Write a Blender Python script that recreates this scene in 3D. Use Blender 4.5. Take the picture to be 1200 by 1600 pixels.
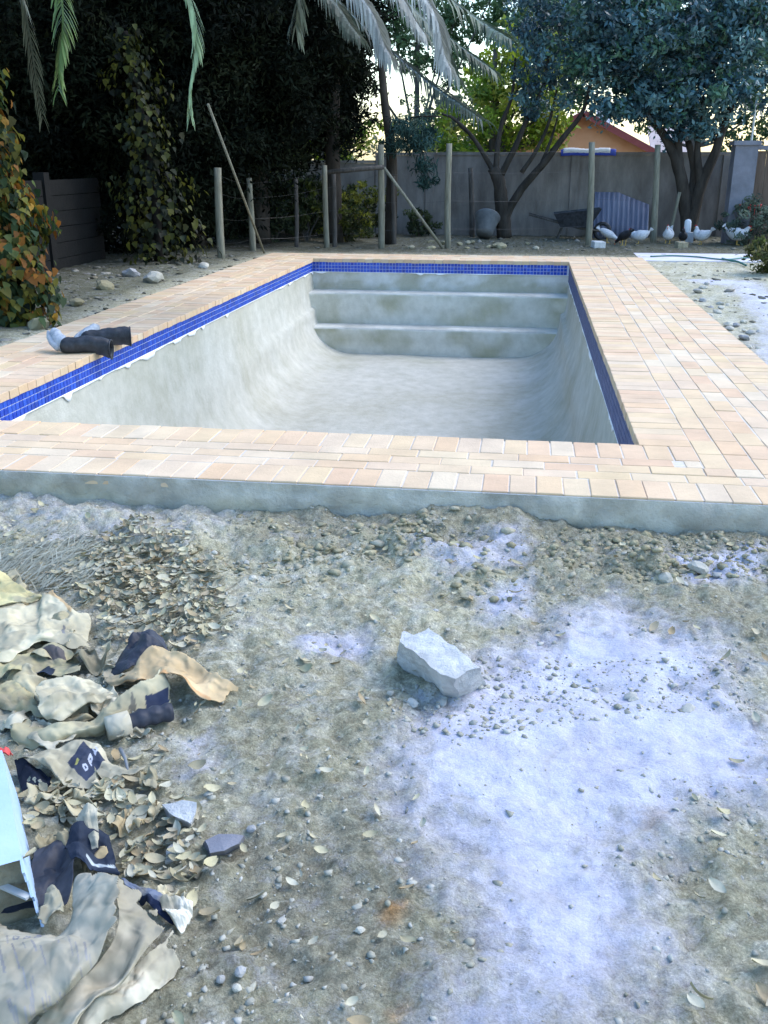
import bpy, bmesh, math, random
import numpy as np
from mathutils import Vector, Matrix, noise as mnoise

for o in list(bpy.data.objects): bpy.data.objects.remove(o)
random.seed(7); rng = np.random.default_rng(7)
SC = bpy.context.scene; COL = SC.collection

# ------------------------------------------------------------------ camera
CH = 1.40                         # eye height above the paving (paving top is z = 0)
FPX, CX, CY = 1500.0, 600.0, 800.0   # focal length and centre for a 1200 x 1600 picture
VPX, VPY = 830.0, 255.0           # where the long pool edges meet
_p = math.atan((CY-VPY)/FPX)
_d = np.array([(VPX-CX)/FPX, -(VPY-CY)/FPX, 1.0]); _d /= np.linalg.norm(_d)
_u = np.array([0, math.cos(_p), -math.sin(_p)]); _u -= _d*(_u@_d); _u /= np.linalg.norm(_u)
_x = np.cross(_u, _d)
AX = np.array([_x, _d, _u])       # rows: world X, Y, Z in camera (right, up, forward)
cam = bpy.data.cameras.new('camera'); co = bpy.data.objects.new('camera', cam); COL.objects.link(co)
cam.sensor_fit = 'VERTICAL'; cam.sensor_height = 24; cam.lens = 24*FPX/1600.0
cam.clip_start = 0.05; cam.clip_end = 2000
m = Matrix.Identity(4)
for i in range(3):
    m[i][0] = AX[i][0]; m[i][1] = AX[i][1]; m[i][2] = -AX[i][2]
m[2][3] = CH
co.matrix_world = m
SC.camera = co

# ------------------------------------------------------------------ light
SUN_EL, SUN_AZ = math.radians(50), math.radians(62)   # azimuth from +Y towards +X
w = bpy.data.worlds.new('World'); SC.world = w; w.use_nodes = True
nt = w.node_tree; bg = nt.nodes['Background']
sky = nt.nodes.new('ShaderNodeTexSky'); sky.sky_type = 'NISHITA'; sky.sun_disc = False
sky.sun_elevation = SUN_EL; sky.sun_rotation = SUN_AZ
sky.dust_density = 1.2; sky.air_density = 1.3; sky.ozone_density = 2.5
hs = nt.nodes.new('ShaderNodeHueSaturation'); hs.inputs['Saturation'].default_value = 1.18
nt.links.new(sky.outputs[0], hs.inputs['Color']); nt.links.new(hs.outputs[0], bg.inputs['Color'])
bg.inputs['Strength'].default_value = 0.15
sl = bpy.data.lights.new('sun', 'SUN'); so = bpy.data.objects.new('sun', sl); COL.objects.link(so)
sl.energy = 0.8; sl.angle = math.radians(50); sl.color = (1.0, 0.985, 0.96)
sd = Vector((math.sin(SUN_AZ)*math.cos(SUN_EL), math.cos(SUN_AZ)*math.cos(SUN_EL), math.sin(SUN_EL)))
so.rotation_euler = sd.to_track_quat('Z', 'Y').to_euler(); so.location = (6, -6, 9)
SC.view_settings.view_transform = 'Standard'; SC.view_settings.look = 'None'
SC.view_settings.exposure = 1.58; SC.view_settings.gamma = 1.0
SC.render.engine = 'CYCLES'
SC.cycles.max_bounces = 6

# ------------------------------------------------------------------ helpers
def ray(px, py): return AX @ np.array([(px-CX)/FPX, -(py-CY)/FPX, 1.0])
def P(px, py, z):                  # survey: the point of the plane at height z seen at a picture point
    r = ray(px, py); return np.array([0, 0, CH]) + r*((z-CH)/r[2])
def PY(px, py, Y):                 # the same for the upright plane at depth Y
    r = ray(px, py); return np.array([0, 0, CH]) + r*(Y/r[1])

def _h(ix, iy, iz, s):
    n = (ix*374761393 + iy*668265263 + iz*2147483647 + s*144665) & 0xffffffff
    n = ((n ^ (n >> 13))*1274126177) & 0xffffffff
    n = ((n ^ (n >> 16))*2246822519) & 0xffffffff
    return (n & 0xffff)/65535.0
def vnoise(x, y, z=None, s=0):
    x = np.asarray(x, float); y = np.asarray(y, float); z = np.zeros_like(x) if z is None else np.asarray(z, float)
    xi, yi, zi = np.floor(x).astype(np.int64), np.floor(y).astype(np.int64), np.floor(z).astype(np.int64)
    f = lambda t: t*t*(3-2*t)
    u, v, t = f(x-xi), f(y-yi), f(z-zi); r = 0
    for dx in (0, 1):
        for dy in (0, 1):
            for dz in (0, 1):
                r = r + _h(xi+dx, yi+dy, zi+dz, s)*(u if dx else 1-u)*(v if dy else 1-v)*(t if dz else 1-t)
    return r*2-1
def fbm(x, y, z=None, o=4, s=0, g=0.5):
    a, r = 1.0, 0
    for i in range(o):
        k = 2.03**i
        r = r + a*vnoise(np.asarray(x)*k, np.asarray(y)*k, None if z is None else np.asarray(z)*k, s+i); a *= g
    return r

def mesh(name, V, F, mat=None, smooth=False, col=None):
    me = bpy.data.meshes.new(name); V = np.asarray(V, np.float32)
    if isinstance(F, np.ndarray):
        n, k = F.shape
        me.vertices.add(len(V)); me.vertices.foreach_set('co', V.ravel())
        me.loops.add(n*k); me.loops.foreach_set('vertex_index', F.astype(np.int32).ravel())
        me.polygons.add(n); me.polygons.foreach_set('loop_start', np.arange(0, n*k, k, dtype=np.int32))
        me.update(calc_edges=True)
    else:
        me.from_pydata([tuple(v) for v in V], [], F)
    if smooth: me.polygons.foreach_set('use_smooth', np.ones(len(me.polygons), bool))
    if col is not None:
        a = me.color_attributes.new('col', 'FLOAT_COLOR', 'POINT')
        c = np.ones((len(V), 4), np.float32); c[:, :np.shape(col)[-1]] = col; a.data.foreach_set('color', c.ravel())
    if mat: me.materials.append(mat)
    return me
def obj(name, me, parent=None, loc=None):
    o = bpy.data.objects.new(name, me); COL.objects.link(o)
    if parent is not None: o.parent = parent
    if loc is not None: o.location = loc
    return o
def tag(o, label=None, cat=None, group=None, kind=None):
    if label: o['label'] = label
    if cat: o['category'] = cat
    if group: o['group'] = group
    if kind: o['kind'] = kind
    return o
def empty(name, loc, label, cat, group=None, kind=None):
    o = bpy.data.objects.new(name, None); COL.objects.link(o); o.location = loc; o.empty_display_size = 0.1
    return tag(o, label, cat, group, kind)
class MB:                          # collects shapes, builds ONE mesh
    def __init__(s): s.V = []; s.F = []; s.C = []
    def add(s, V, F, c=None):
        n = len(s.V); s.V += [tuple(v) for v in V]; s.F += [tuple(i+n for i in f) for f in F]
        s.C += [c or (1, 1, 1)]*len(V); return s
    def box(s, a, b, c=None):
        x0, y0, z0 = a; x1, y1, z1 = b
        return s.add([(x0,y0,z0),(x1,y0,z0),(x1,y1,z0),(x0,y1,z0),(x0,y0,z1),(x1,y0,z1),(x1,y1,z1),(x0,y1,z1)],
                     [(3,2,1,0),(4,5,6,7),(0,1,5,4),(1,2,6,5),(2,3,7,6),(3,0,4,7)], c)
    def tube(s, pts, rad, n=8, c=None, wob=0.0):
        pts = [Vector(p) for p in pts]; V = []; F = []
        rad = rad if hasattr(rad, '__len__') else [rad]*len(pts)
        for i, p in enumerate(pts):
            t = (pts[min(i+1, len(pts)-1)]-pts[max(i-1, 0)]).normalized()
            a = t.cross(Vector((0.31, 0.95, 0.05))); a = a.normalized() if a.length > 1e-4 else Vector((1, 0, 0)); b = t.cross(a)
            for k in range(n):
                an = 2*math.pi*k/n; r = rad[i]*(1+wob*(random.random()-.5))
                V.append(p+a*math.cos(an)*r+b*math.sin(an)*r)
        for i in range(len(pts)-1):
            for k in range(n):
                F.append((i*n+k, i*n+(k+1) % n, (i+1)*n+(k+1) % n, (i+1)*n+k))
        F.append(tuple(range(n-1, -1, -1))); F.append(tuple((len(pts)-1)*n+k for k in range(n)))
        return s.add(V, F, c)
    def mesh(s, name, mat, smooth=False):
        return mesh(name, s.V, s.F, mat, smooth, np.array(s.C) if s.C else None)
    def build(s, name, mat, parent=None, smooth=False, origin=None):
        if origin is not None: s.V = [tuple(np.array(v)-np.array(origin)) for v in s.V]
        return obj(name, s.mesh(name, mat, smooth), parent)
def spline(pts, n):                # Catmull-Rom
    pts = np.array(pts, float); q = np.vstack([2*pts[0]-pts[1], pts, 2*pts[-1]-pts[-2]]); out = []
    for t in np.linspace(0, len(pts)-1-1e-6, n):
        i = int(t); f = t-i; a, b, c, d = q[i], q[i+1], q[i+2], q[i+3]
        out.append(0.5*(2*b+(c-a)*f+(2*a-5*b+4*c-d)*f*f+(3*b-a-3*c+d)*f**3))
    return np.array(out)

# ------------------------------------------------------------------ materials
def mat(name, c1, c2=None, scale=6.0, rough=0.85, bump=0.0, bscale=None, vcol=False, spec=0.3, trans=0.0,
        rand=False, detail=6.0, ramp=None, metal=0.0, coat=0.0, stretch=None, ridged=False, world=False):
    m = bpy.data.materials.new(name); m.use_nodes = True; t = m.node_tree; N = t.nodes; L = t.links
    b = N['Principled BSDF']; b.inputs['Roughness'].default_value = rough; b.inputs['Metallic'].default_value = metal
    b.inputs['Specular IOR Level'].default_value = spec; b.inputs['Coat Weight'].default_value = coat
    tc = N.new('ShaderNodeTexCoord'); vec = tc.outputs['Object']
    if world: vec = N.new('ShaderNodeNewGeometry').outputs['Position']
    if stretch:
        mp = N.new('ShaderNodeMapping'); mp.inputs['Scale'].default_value = stretch
        L.new(vec, mp.inputs['Vector']); vec = mp.outputs[0]
    nz = N.new('ShaderNodeTexNoise'); nz.inputs['Scale'].default_value = scale; nz.inputs['Detail'].default_value = detail
    nz.inputs['Roughness'].default_value = 0.62; L.new(vec, nz.inputs['Vector'])
    if rand:                       # per-piece colour, the same for single pieces and joined ones
        oi = N.new('ShaderNodeObjectInfo'); ge = N.new('ShaderNodeNewGeometry')
        ad = N.new('ShaderNodeMath'); ad.operation = 'ADD'; L.new(oi.outputs['Random'], ad.inputs[0]); L.new(ge.outputs['Random Per Island'], ad.inputs[1])
        fr = N.new('ShaderNodeMath'); fr.operation = 'FRACT'; L.new(ad.outputs[0], fr.inputs[0])
        cr = N.new('ShaderNodeValToRGB'); e = cr.color_ramp.elements
        while len(e) < len(ramp): e.new(0.5)
        for i, c in enumerate(ramp): e[i].position = i/(len(ramp)-1); e[i].color = (*c, 1)
        L.new(fr.outputs[0], cr.inputs[0]); base = cr.outputs[0]
        mx = N.new('ShaderNodeMix'); mx.data_type = 'RGBA'; mx.blend_type = 'MULTIPLY'; mx.inputs[0].default_value = 1
        r2 = N.new('ShaderNodeValToRGB'); r2.color_ramp.elements[0].position = .3; r2.color_ramp.elements[1].position = .7
        r2.color_ramp.elements[0].color = (*c1, 1); r2.color_ramp.elements[1].color = (*(c2 or c1), 1)
        L.new(nz.outputs['Fac'], r2.inputs[0]); L.new(base, mx.inputs[6]); L.new(r2.outputs[0], mx.inputs[7]); out = mx.outputs[2]
    else:
        cr = N.new('ShaderNodeValToRGB'); cr.color_ramp.elements[0].position = .32; cr.color_ramp.elements[1].position = .68
        cr.color_ramp.elements[0].color = (*c1, 1); cr.color_ramp.elements[1].color = (*(c2 or c1), 1)
        L.new(nz.outputs['Fac'], cr.inputs[0]); out = cr.outputs[0]
        if vcol:
            at = N.new('ShaderNodeAttribute'); at.attribute_name = 'col'
            mx = N.new('ShaderNodeMix'); mx.data_type = 'RGBA'; mx.blend_type = 'MULTIPLY'; mx.inputs[0].default_value = 1
            L.new(at.outputs['Color'], mx.inputs[6]); L.new(out, mx.inputs[7]); out = mx.outputs[2]
    L.new(out, b.inputs['Base Color'])
    if bump:
        n2 = N.new('ShaderNodeTexNoise'); n2.inputs['Scale'].default_value = bscale or scale*3; n2.inputs['Detail'].default_value = 8
        n2.inputs['Roughness'].default_value = 0.7
        if ridged: n2.noise_type = 'RIDGED_MULTIFRACTAL'; n2.inputs['Detail'].default_value = 4; n2.inputs['Roughness'].default_value = 0.45; n2.inputs['Distortion'].default_value = .3
        L.new(vec, n2.inputs['Vector'])
        bp = N.new('ShaderNodeBump'); bp.inputs['Strength'].default_value = bump; bp.inputs['Distance'].default_value = 0.02
        L.new(n2.outputs['Fac'], bp.inputs['Height']); L.new(bp.outputs[0], b.inputs['Normal'])
    if trans:
        tr = N.new('ShaderNodeBsdfTranslucent'); ms = N.new('ShaderNodeMixShader'); ms.inputs[0].default_value = trans
        L.new(out, tr.inputs['Color']); L.new(b.outputs[0], ms.inputs[1]); L.new(tr.outputs[0], ms.inputs[2])
        L.new(ms.outputs[0], N['Material Output'].inputs['Surface'])
    return m
W1, W9 = (1, 1, 1), (.8, .8, .8)
M = dict(
 ground=mat('soil', (.72,.71,.68), (1.2,1.2,1.2), 38, .95, .9, 75, vcol=True, spec=.1),
 paver=mat('clay_paver', (.82,.82,.84), (1.08,1.08,1.08), 3.5, .85, .3, 60, rand=True, world=True, detail=10,
           ramp=[(.64,.43,.26),(.65,.48,.29),(.62,.41,.26),(.65,.50,.32),(.64,.44,.28),(.65,.52,.36),(.63,.46,.31),(.64,.47,.27)]),
 sand=mat('joint_sand', (.50,.44,.37), (.62,.55,.47), 30, .95),
 concrete=mat('edge_concrete', (.34,.36,.38), (.50,.52,.54), 3.2, .9, .5, 25),
 edge=mat('sandy_concrete', (.74,.74,.74), (1.08,1.08,1.08), 7, .95, .9, 30, vcol=True, spec=.1),
 plaster=mat('pool_plaster', (.84,.84,.81), (1.05,1.05,1.05), 6.5, .85, .5, 16, vcol=True, spec=.2),
 step=mat('step_plaster', (.42,.43,.36), (.60,.62,.62), 2.2, .85, .15, 12, spec=.2),
 grout=mat('tile_grout', (.55,.58,.72), (.62,.65,.78), 8, .8),
 drip=mat('white_grout', (.80,.80,.80), (.88,.88,.88), 12, .7, .2, 30),
 tile=mat('blue_mosaic_tile', (.85,.85,.85), (1.1,1.1,1.1), 9, .22, .04, 40, rand=True, spec=.5,
          ramp=[(.012,.045,.36),(.02,.07,.45),(.018,.05,.30),(.03,.10,.52),(.015,.06,.42)]),
 shadetile=mat('shade_toned_tile', (.75,.75,.75), (1.1,1.1,1.1), 7, .6, .04, 40, rand=True, spec=.3, ramp=[(.085,.10,.20),(.11,.125,.23),(.075,.09,.19),(.13,.145,.25)]),  # right wall's shade and grazing reflection put into a greyer tile colour
 paper=mat('kraft_paper', (.66,.64,.60), (1.05,1.05,1.05), 5, .85, .8, 24, vcol=True, spec=.15, ridged=True),
 block=mat('broken_concrete', (.50,.50,.49), (.76,.75,.73), 14, .92, 1.0, 60),
 stone=mat('pale_stone', (.8,.8,.8), (1.1,1.1,1.1), 20, .9, .4, 40, rand=True, spec=.2,
           ramp=[(.48,.46,.38),(.36,.35,.32),(.54,.51,.42),(.30,.30,.31),(.56,.54,.48)]),
 clod=mat('soil_clod', (.8,.8,.8), (1.15,1.15,1.15), 30, .95, .6, 60, rand=True, spec=.1,
          ramp=[(.34,.30,.19),(.27,.24,.15),(.39,.35,.23),(.31,.28,.18),(.43,.40,.31)]),
 grit=mat('grit', (.8,.8,.8), (1.1,1.1,1.1), 30, .95, .3, 60, rand=True, spec=.15,
          ramp=[(.30,.28,.21),(.38,.37,.31),(.25,.24,.18),(.46,.45,.40),(.34,.32,.25),(.42,.41,.36)]),
 litter=mat('yard_litter', (.8,.8,.8), (1.1,1.1,1.1), 20, .95, .4, 40, rand=True, spec=.1, ramp=[(.12,.11,.08),(.20,.19,.16),(.09,.085,.06),(.28,.27,.24),(.15,.13,.09)]),
 dryleaf=mat('dry_leaf', (.8,.8,.8), (1.1,1.1,1.1), 30, .7, .2, 60, rand=True, spec=.25,
          ramp=[(.46,.41,.25),(.34,.30,.19),(.54,.50,.34),(.30,.22,.12),(.48,.45,.34),(.24,.22,.15)]),
 bark=mat('dark_bark', (.03,.026,.022), (.075,.065,.055), 7, .95, .8, 24, spec=.1, stretch=(1,1,.3)),
 ivystem=mat('ivy_stem', (.012,.010,.009), (.03,.026,.022), 7, .95, .8, 24, spec=.05),
 greybark=mat('grey_bark', (.06,.055,.05), (.13,.12,.11), 7, .95, .8, 24, spec=.1, stretch=(1,1,.3)),
 leaf=mat('leaf', (.9,.9,.9), (1.1,1.1,1.1), 3, .55, vcol=True, spec=.3, trans=.5),
 darkleaf=mat('evergreen_leaf', (.9,.9,.9), (1.1,1.1,1.1), 3, .8, vcol=True, spec=.06, trans=.06),
 gloss=mat('glossy_leaf', (.9,.9,.9), (1.1,1.1,1.1), 3, .38, vcol=True, spec=.5, trans=.12),
 frond=mat('palm_leaflet', (.85,.85,.85), (1.1,1.1,1.1), 5, .5, vcol=True, spec=.4, trans=.2),
 pole=mat('weathered_pole', (.14,.135,.10), (.28,.27,.21), 6, .9, .5, 20, spec=.15, stretch=(6,6,.6)),
 darkpole=mat('dark_pole', (.05,.045,.04), (.12,.11,.10), 6, .9, .5, 20, spec=.15, stretch=(6,6,.6)),
 wire=mat('wire', (.08,.08,.08), (.14,.14,.14), 5, .5, metal=.6),
 galv=mat('galvanised_tube', (.42,.44,.44), (.6,.62,.62), 8, .5, .1, 20, metal=.2),
 wall=mat('boundary_plaster', (.14,.125,.115), (.29,.265,.245), 1.9, .95, .4, 18, stretch=(1.6,1.6,.55)),
 slab=mat('precast_panel', (.004,.004,.004), (.010,.010,.0095), 3, .95, .5, 20),
 pillar=mat('grey_pillar', (.13,.13,.15), (.24,.24,.27), 2.4, .9, .4, 20),
 orange=mat('orange_plaster', (.78,.34,.16), (.84,.41,.22), 2, .9),
 fascia=mat('red_fascia', (.28,.06,.05), (.36,.09,.08), 3, .7),
 roof=mat('roof_tile', (.38,.30,.28), (.5,.42,.4), 3, .9, .4, 10),
 white=mat('white_paint', (.74,.76,.80), (.82,.84,.88), 5, .6),
 bluefab=mat('blue_sheet', (.03,.06,.36), (.06,.10,.5), 5, .6),
 corr=mat('blue_corrugated', (.13,.15,.23), (.22,.24,.33), 2.5, .6, .1, 12, stretch=(3,1,.6)),
 black=mat('black_rubber', (.006,.007,.010), (.04,.045,.055), 13, .5, .25, 30, spec=.4),
 dust=mat('cement_dust', (.24,.27,.30), (.42,.45,.50), 14, .95, .5, 40),
 navy=mat('navy_paper', (.012,.014,.022), (.045,.05,.068), 9, .6, .6, 24, spec=.3, ridged=True),
 bluebox=mat('pale_blue_card', (.30,.42,.58), (.42,.54,.69), 4, .7, .15, 22),
 card=mat('torn_card', (.22,.19,.12), (.42,.37,.26), 16, .9, .8, 40),
 red=mat('red_plastic', (.5,.05,.05), (.6,.1,.09), 8, .6),
 henwhite=mat('white_feather', (.50,.50,.52), (.72,.72,.74), 22, .9, .9, 40),
 henblack=mat('black_feather', (.012,.012,.016), (.035,.035,.04), 14, .6, .5, 30),
 comb=mat('red_comb', (.45,.03,.03), (.55,.06,.05), 14, .6),
 beak=mat('yellow_beak', (.5,.32,.08), (.6,.4,.12), 14, .5),
 hose=mat('green_hose', (.03,.12,.10), (.05,.2,.17), 6, .45, spec=.4),
 path=mat('path_concrete', (.50,.48,.53), (.64,.62,.67), 2.4, .9, .3, 20),
 tub=mat('pale_plastic', (.10,.105,.11), (.20,.21,.22), 4, .6),
 straw=mat('dead_grass', (.8,.8,.8), (1.1,1.1,1.1), 3, .8, rand=True, ramp=[(.36,.35,.26),(.26,.26,.2),(.46,.45,.36)]),
)

def ground_material():
    m = bpy.data.materials.new('soil'); m.use_nodes = True; t = m.node_tree; N = t.nodes; L = t.links; b = N['Principled BSDF']
    b.inputs['Roughness'].default_value = .95; b.inputs['Specular IOR Level'].default_value = .1
    pos = N.new('ShaderNodeNewGeometry').outputs['Position']
    def nz(sc, det, ro, dist=0):
        n = N.new('ShaderNodeTexNoise'); n.inputs['Scale'].default_value = sc; n.inputs['Detail'].default_value = det; n.inputs['Roughness'].default_value = ro; n.inputs['Distortion'].default_value = dist
        L.new(pos, n.inputs['Vector']); return n.outputs['Fac']
    def mth(op, a, c, clamp=False):
        n = N.new('ShaderNodeMath'); n.operation = op; n.use_clamp = clamp
        for i, v in enumerate((a, c)):
            if isinstance(v, (int, float)): n.inputs[i].default_value = v
            else: L.new(v, n.inputs[i])
        return n.outputs[0]
    def mix(f, a, c, mode='MIX'):
        n = N.new('ShaderNodeMix'); n.data_type = 'RGBA'; n.blend_type = mode
        for k, v in ((0, f), (6, a), (7, c)):
            if isinstance(v, (int, float)): n.inputs[k].default_value = v
            elif isinstance(v, tuple): n.inputs[k].default_value = (*v, 1)
            else: L.new(v, n.inputs[k])
        return n.outputs[2]
    def ramp(f, p0, p1, c0, c1):
        n = N.new('ShaderNodeValToRGB'); e = n.color_ramp.elements; e[0].position = p0; e[1].position = p1; e[0].color = (*c0, 1); e[1].color = (*c1, 1); L.new(f, n.inputs[0]); return n.outputs[0]
    at = N.new('ShaderNodeAttribute'); at.attribute_name = 'col'
    fine, mid, spk = nz(150, 6, .75), nz(34, 8, .7), nz(75, 3, .6, .6)
    soil = mix(1.0, at.outputs['Color'], ramp(mid, .40, .60, (.86,.85,.81), (1.46,1.45,1.41)), 'MULTIPLY')
    soil = mix(1.0, soil, ramp(fine, .38, .62, (.82,.82,.81), (1.26,1.26,1.26)), 'MULTIPLY')
    soil = mix(1.0, soil, ramp(spk, .64, .68, (1,1,1), (1.45,1.45,1.5)), 'MULTIPLY')
    big = nz(6, 9, .72)
    cem = mix(1.0, ramp(big, .36, .64, (.49,.48,.55), (.645,.635,.73)), ramp(fine, .35, .65, (.88,.88,.88), (1.08,1.08,1.08)), 'MULTIPLY')
    cem = mix(ramp(nz(3.1, 6, .65, 1.2), .58, .66, (0,0,0), (.55,.55,.55)), cem, (.40,.385,.36))
    e = mth('ADD', at.outputs['Alpha'], mth('MULTIPLY', mth('SUBTRACT', nz(13, 9, .72), .5), 1.5)); e = mth('ADD', e, mth('MULTIPLY', mth('SUBTRACT', fine, .5), .5))
    f = mth('MULTIPLY', mth('SUBTRACT', e, .04), 1.3, True)
    soil = mix(ramp(nz(17, 4, .6, .8), .60, .66, (0,0,0), (.6,.6,.6)), soil, mix(1.0, soil, (.70,.68,.64), 'MULTIPLY'))
    cem = mix(1.0, cem, ramp(mid, .36, .50, (.86,.86,.87), (1,1,1)), 'MULTIPLY')
    L.new(mix(f, soil, cem), b.inputs['Base Color'])
    h = mth('ADD', mth('MULTIPLY', nz(60, 9, .75), mth('SUBTRACT', 1.0, mth('MULTIPLY', f, .6))), mth('MULTIPLY', f, .5)); bp = N.new('ShaderNodeBump'); bp.inputs['Strength'].default_value = 1.0; bp.inputs['Distance'].default_value = .03
    L.new(h, bp.inputs['Height']); L.new(bp.outputs[0], b.inputs['Normal']); return m
M['ground'] = ground_material()

# ------------------------------------------------------------------ dimensions of the pool
XL, XR, YF, YB = -3.33, 0.655, 5.03, 15.20          # inside edges
OXL, OXR, OYF, OYB = -4.20, 1.81, 4.16, 16.07       # outside edges of the paving
PT = 0.055                                          # paver thickness

# ------------------------------------------------------------------ ground
def sdf(px, py, poly):             # signed distance (inside > 0) to a polygon
    n = len(poly); d = np.full(px.shape, 1e9); ins = np.zeros(px.shape, bool)
    for i in range(n):
        (x0, y0), (x1, y1) = poly[i], poly[(i+1) % n]
        ex, ey = x1-x0, y1-y0; t = np.clip(((px-x0)*ex+(py-y0)*ey)/(ex*ex+ey*ey+1e-12), 0, 1)
        d = np.minimum(d, np.hypot(px-x0-ex*t, py-y0-ey*t))
        ins ^= ((y0 > py) != (y1 > py)) & (px < ex*(py-y0)/(ey if abs(ey) > 1e-9 else 1e-9)+x0)
    return np.where(ins, d, -d)
def wp(pts, z=-0.2): return [tuple(P(a, b, z)[:2]) for a, b in pts]
CEM = [  # cement dust spills: outline, softness, strength
 (wp([(612,1200),(640,1110),(690,1090),(760,1035),(860,1010),(885,962),(960,958),(1010,990),(1110,1000),(1140,1035),(1110,1075),(1210,1140),(1230,1230),(1080,1260),(1010,1340),(1040,1420),(1030,1500),(920,1640),(620,1640),(740,1480),(680,1330),(630,1260)]), .17, 1.0),
 (wp([(745,925),(830,905),(840,955),(760,968)]), .05, .62),
 (wp([(640,868),(815,850),(830,890),(700,905)]), .06, .55),
 (wp([(460,990),(570,978),(590,1010),(480,1025)]), .05, .75),
 (wp([(270,1150),(325,1140),(340,1200),(280,1215)]), .05, .6),
 (wp([(1040,885),(1190,870),(1200,915),(1080,925)]), .05, .7),
 (wp([(0,745),(420,760),(330,830),(60,850),(-60,800)], -.14), .12, .25),
 (wp([(1075,440),(1150,450),(1175,500),(1190,560),(1230,640),(1240,480),(1180,440)], -.1), .2, .95),
 (wp([(1000,1260),(1120,1210),(1090,1350),(1030,1360)]), .07, .5),
]
DARK = [(wp([(300,1290),(600,1230),(690,1350),(740,1470),(620,1620),(250,1640)]), .12, .8),
        (wp([(420,800),(1240,835),(1240,900),(1000,900),(820,880),(600,845),(380,850)], -.16), .08, .75),
        (wp([(810,890),(1000,940),(1180,930),(1220,1000),(1050,985),(960,945),(840,935)]), .06, .6),
        (wp([(1010,1045),(1100,1040),(1140,1075),(1060,1090)]), .03, .8)]
RUST = [(wp([(595,1415),(640,1410),(630,1450),(600,1455)]), .02, .8), (wp([(1030,1170),(1060,1175),(1050,1195),(1030,1190)]), .015, .7),
        (wp([(595,1560),(630,1560),(640,1600),(600,1600)]), .02, .7), (wp([(1000,1270),(1035,1265),(1030,1290),(1005,1295)]), .02, .5)]
def gbase(x, y):
    x = np.asarray(x, float); y = np.asarray(y, float)
    z = np.full(x.shape, -.205)
    t = np.clip((y-3.35)/.8, 0, 1); z = z + .055*t*t*(3-2*t)          # rises to the concrete edge
    side = np.clip((y-4.3)/.8, 0, 1)
    z = z + .07*side
    z = z + np.where((x < -4.1) & (y > 4), .05*np.clip((-x-4.1)/1.0, 0, 1), 0)   # bank under the trees
    return z
def gheight(x, y):
    z = gbase(x, y)
    near = np.clip((6-np.asarray(y))/2, 0.55, 1)
    lump = fbm(np.asarray(x)*2.1, np.asarray(y)*2.1, o=3, s=3)*.018
    rough = fbm(np.asarray(x)*9, np.asarray(y)*9, o=4, s=9, g=.72)*.018
    bank = np.clip(1-abs(np.asarray(y)-3.8)/.4, 0, 1)*np.maximum(0, fbm(np.asarray(x)*5, np.asarray(y)*7, o=4, s=21))*.05
    cm = np.clip(sdf(np.asarray(x, float), np.asarray(y, float), CEM[0][0])/.15, 0, 1)
    edge = np.clip((np.asarray(y)-3.93)/.2, 0, 1)*(np.asarray(y) < 4.35)*np.clip(.35+fbm(np.asarray(x)*3.3, np.asarray(y)*0+2., o=4, s=25), 0, 1.3)*.05
    return z + (lump+rough*(1-.55*cm))*near + bank + edge
def gz(x, y): return float(gheight(np.array([x]), np.array([y]))[0])

def axis(segs):
    out = []
    for a, b, st in segs: out += list(np.arange(a, b-1e-6, st))
    return np.array(out+[segs[-1][1]])
gx = axis([(-400,-60,40),(-60,-14,4),(-14,-6,.5),(-6,-2.5,.11),(-2.5,1.7,.0135),(1.7,4.2,.06),(4.2,9,.25),(9,20,1.5),(20,60,8),(60,400,40)])
gy = axis([(-200,-20,30),(-20,0,2),(0,1.0,.2),(1.0,OYF+.02,.0135),(OYF+.02,9,.06),(9,18,.12),(18,24,.25),(24,60,3),(60,600,45)])
GX, GY = np.meshgrid(gx, gy); GZ = gheight(GX, GY)
GZ = np.where((GX > OXL-.05) & (GX < OXR+.05) & (GY > OYF+.01) & (GY < OYB+.05), np.minimum(GZ, -.12), GZ)
nx, ny = len(gx), len(gy); idx = np.arange(nx*ny).reshape(ny, nx)
Fq = np.stack([idx[:-1,:-1], idx[:-1,1:], idx[1:,1:], idx[1:,:-1]], -1)
cxm, cym = (gx[:-1]+gx[1:])/2, (gy[:-1]+gy[1:])/2; CXm, CYm = np.meshgrid(cxm, cym)
hole = (CXm > OXL+.12) & (CXm < OXR-.12) & (CYm > OYF+.12) & (CYm < OYB-.12)
Fq = Fq[~hole].reshape(-1, 4)
n1 = fbm(GX*1.7, GY*1.7, o=4, s=31); n2 = fbm(GX*7, GY*7, o=4, s=41, g=.65); n3 = fbm(GX*26, GY*26, o=3, s=51, g=.7)
C0 = np.array([.46,.425,.30]); C1 = np.array([.35,.325,.23]); C2 = np.array([.53,.51,.43])
k = np.clip(.5+.55*n1+.35*n2, 0, 1)[..., None]; col = C0*k+C1*(1-k)
k = np.clip(.2+.9*n3+.5*n2, 0, 1)[..., None]*.7; col = col*(1-k)+C2*k
def paint(col, regions, colour):
    for poly, soft, s in regions:
        xs = [p[0] for p in poly]; ys = [p[1] for p in poly]; mk = (GX > min(xs)-.5) & (GX < max(xs)+.5) & (GY > min(ys)-.5) & (GY < max(ys)+.5)
        a = np.zeros(GX.shape); a[mk] = sdf(GX[mk], GY[mk], poly)
        a = np.where(mk, np.clip((a+soft*(.9*n1+.8*n2+.45*n3))/soft*.5+.45, 0, 1), 0)[..., None]*s
        col = col*(1-a)+colour*a
    return col
col = paint(col, DARK, np.array([.27,.25,.185]))
cmask = np.zeros(GX.shape)
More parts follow.
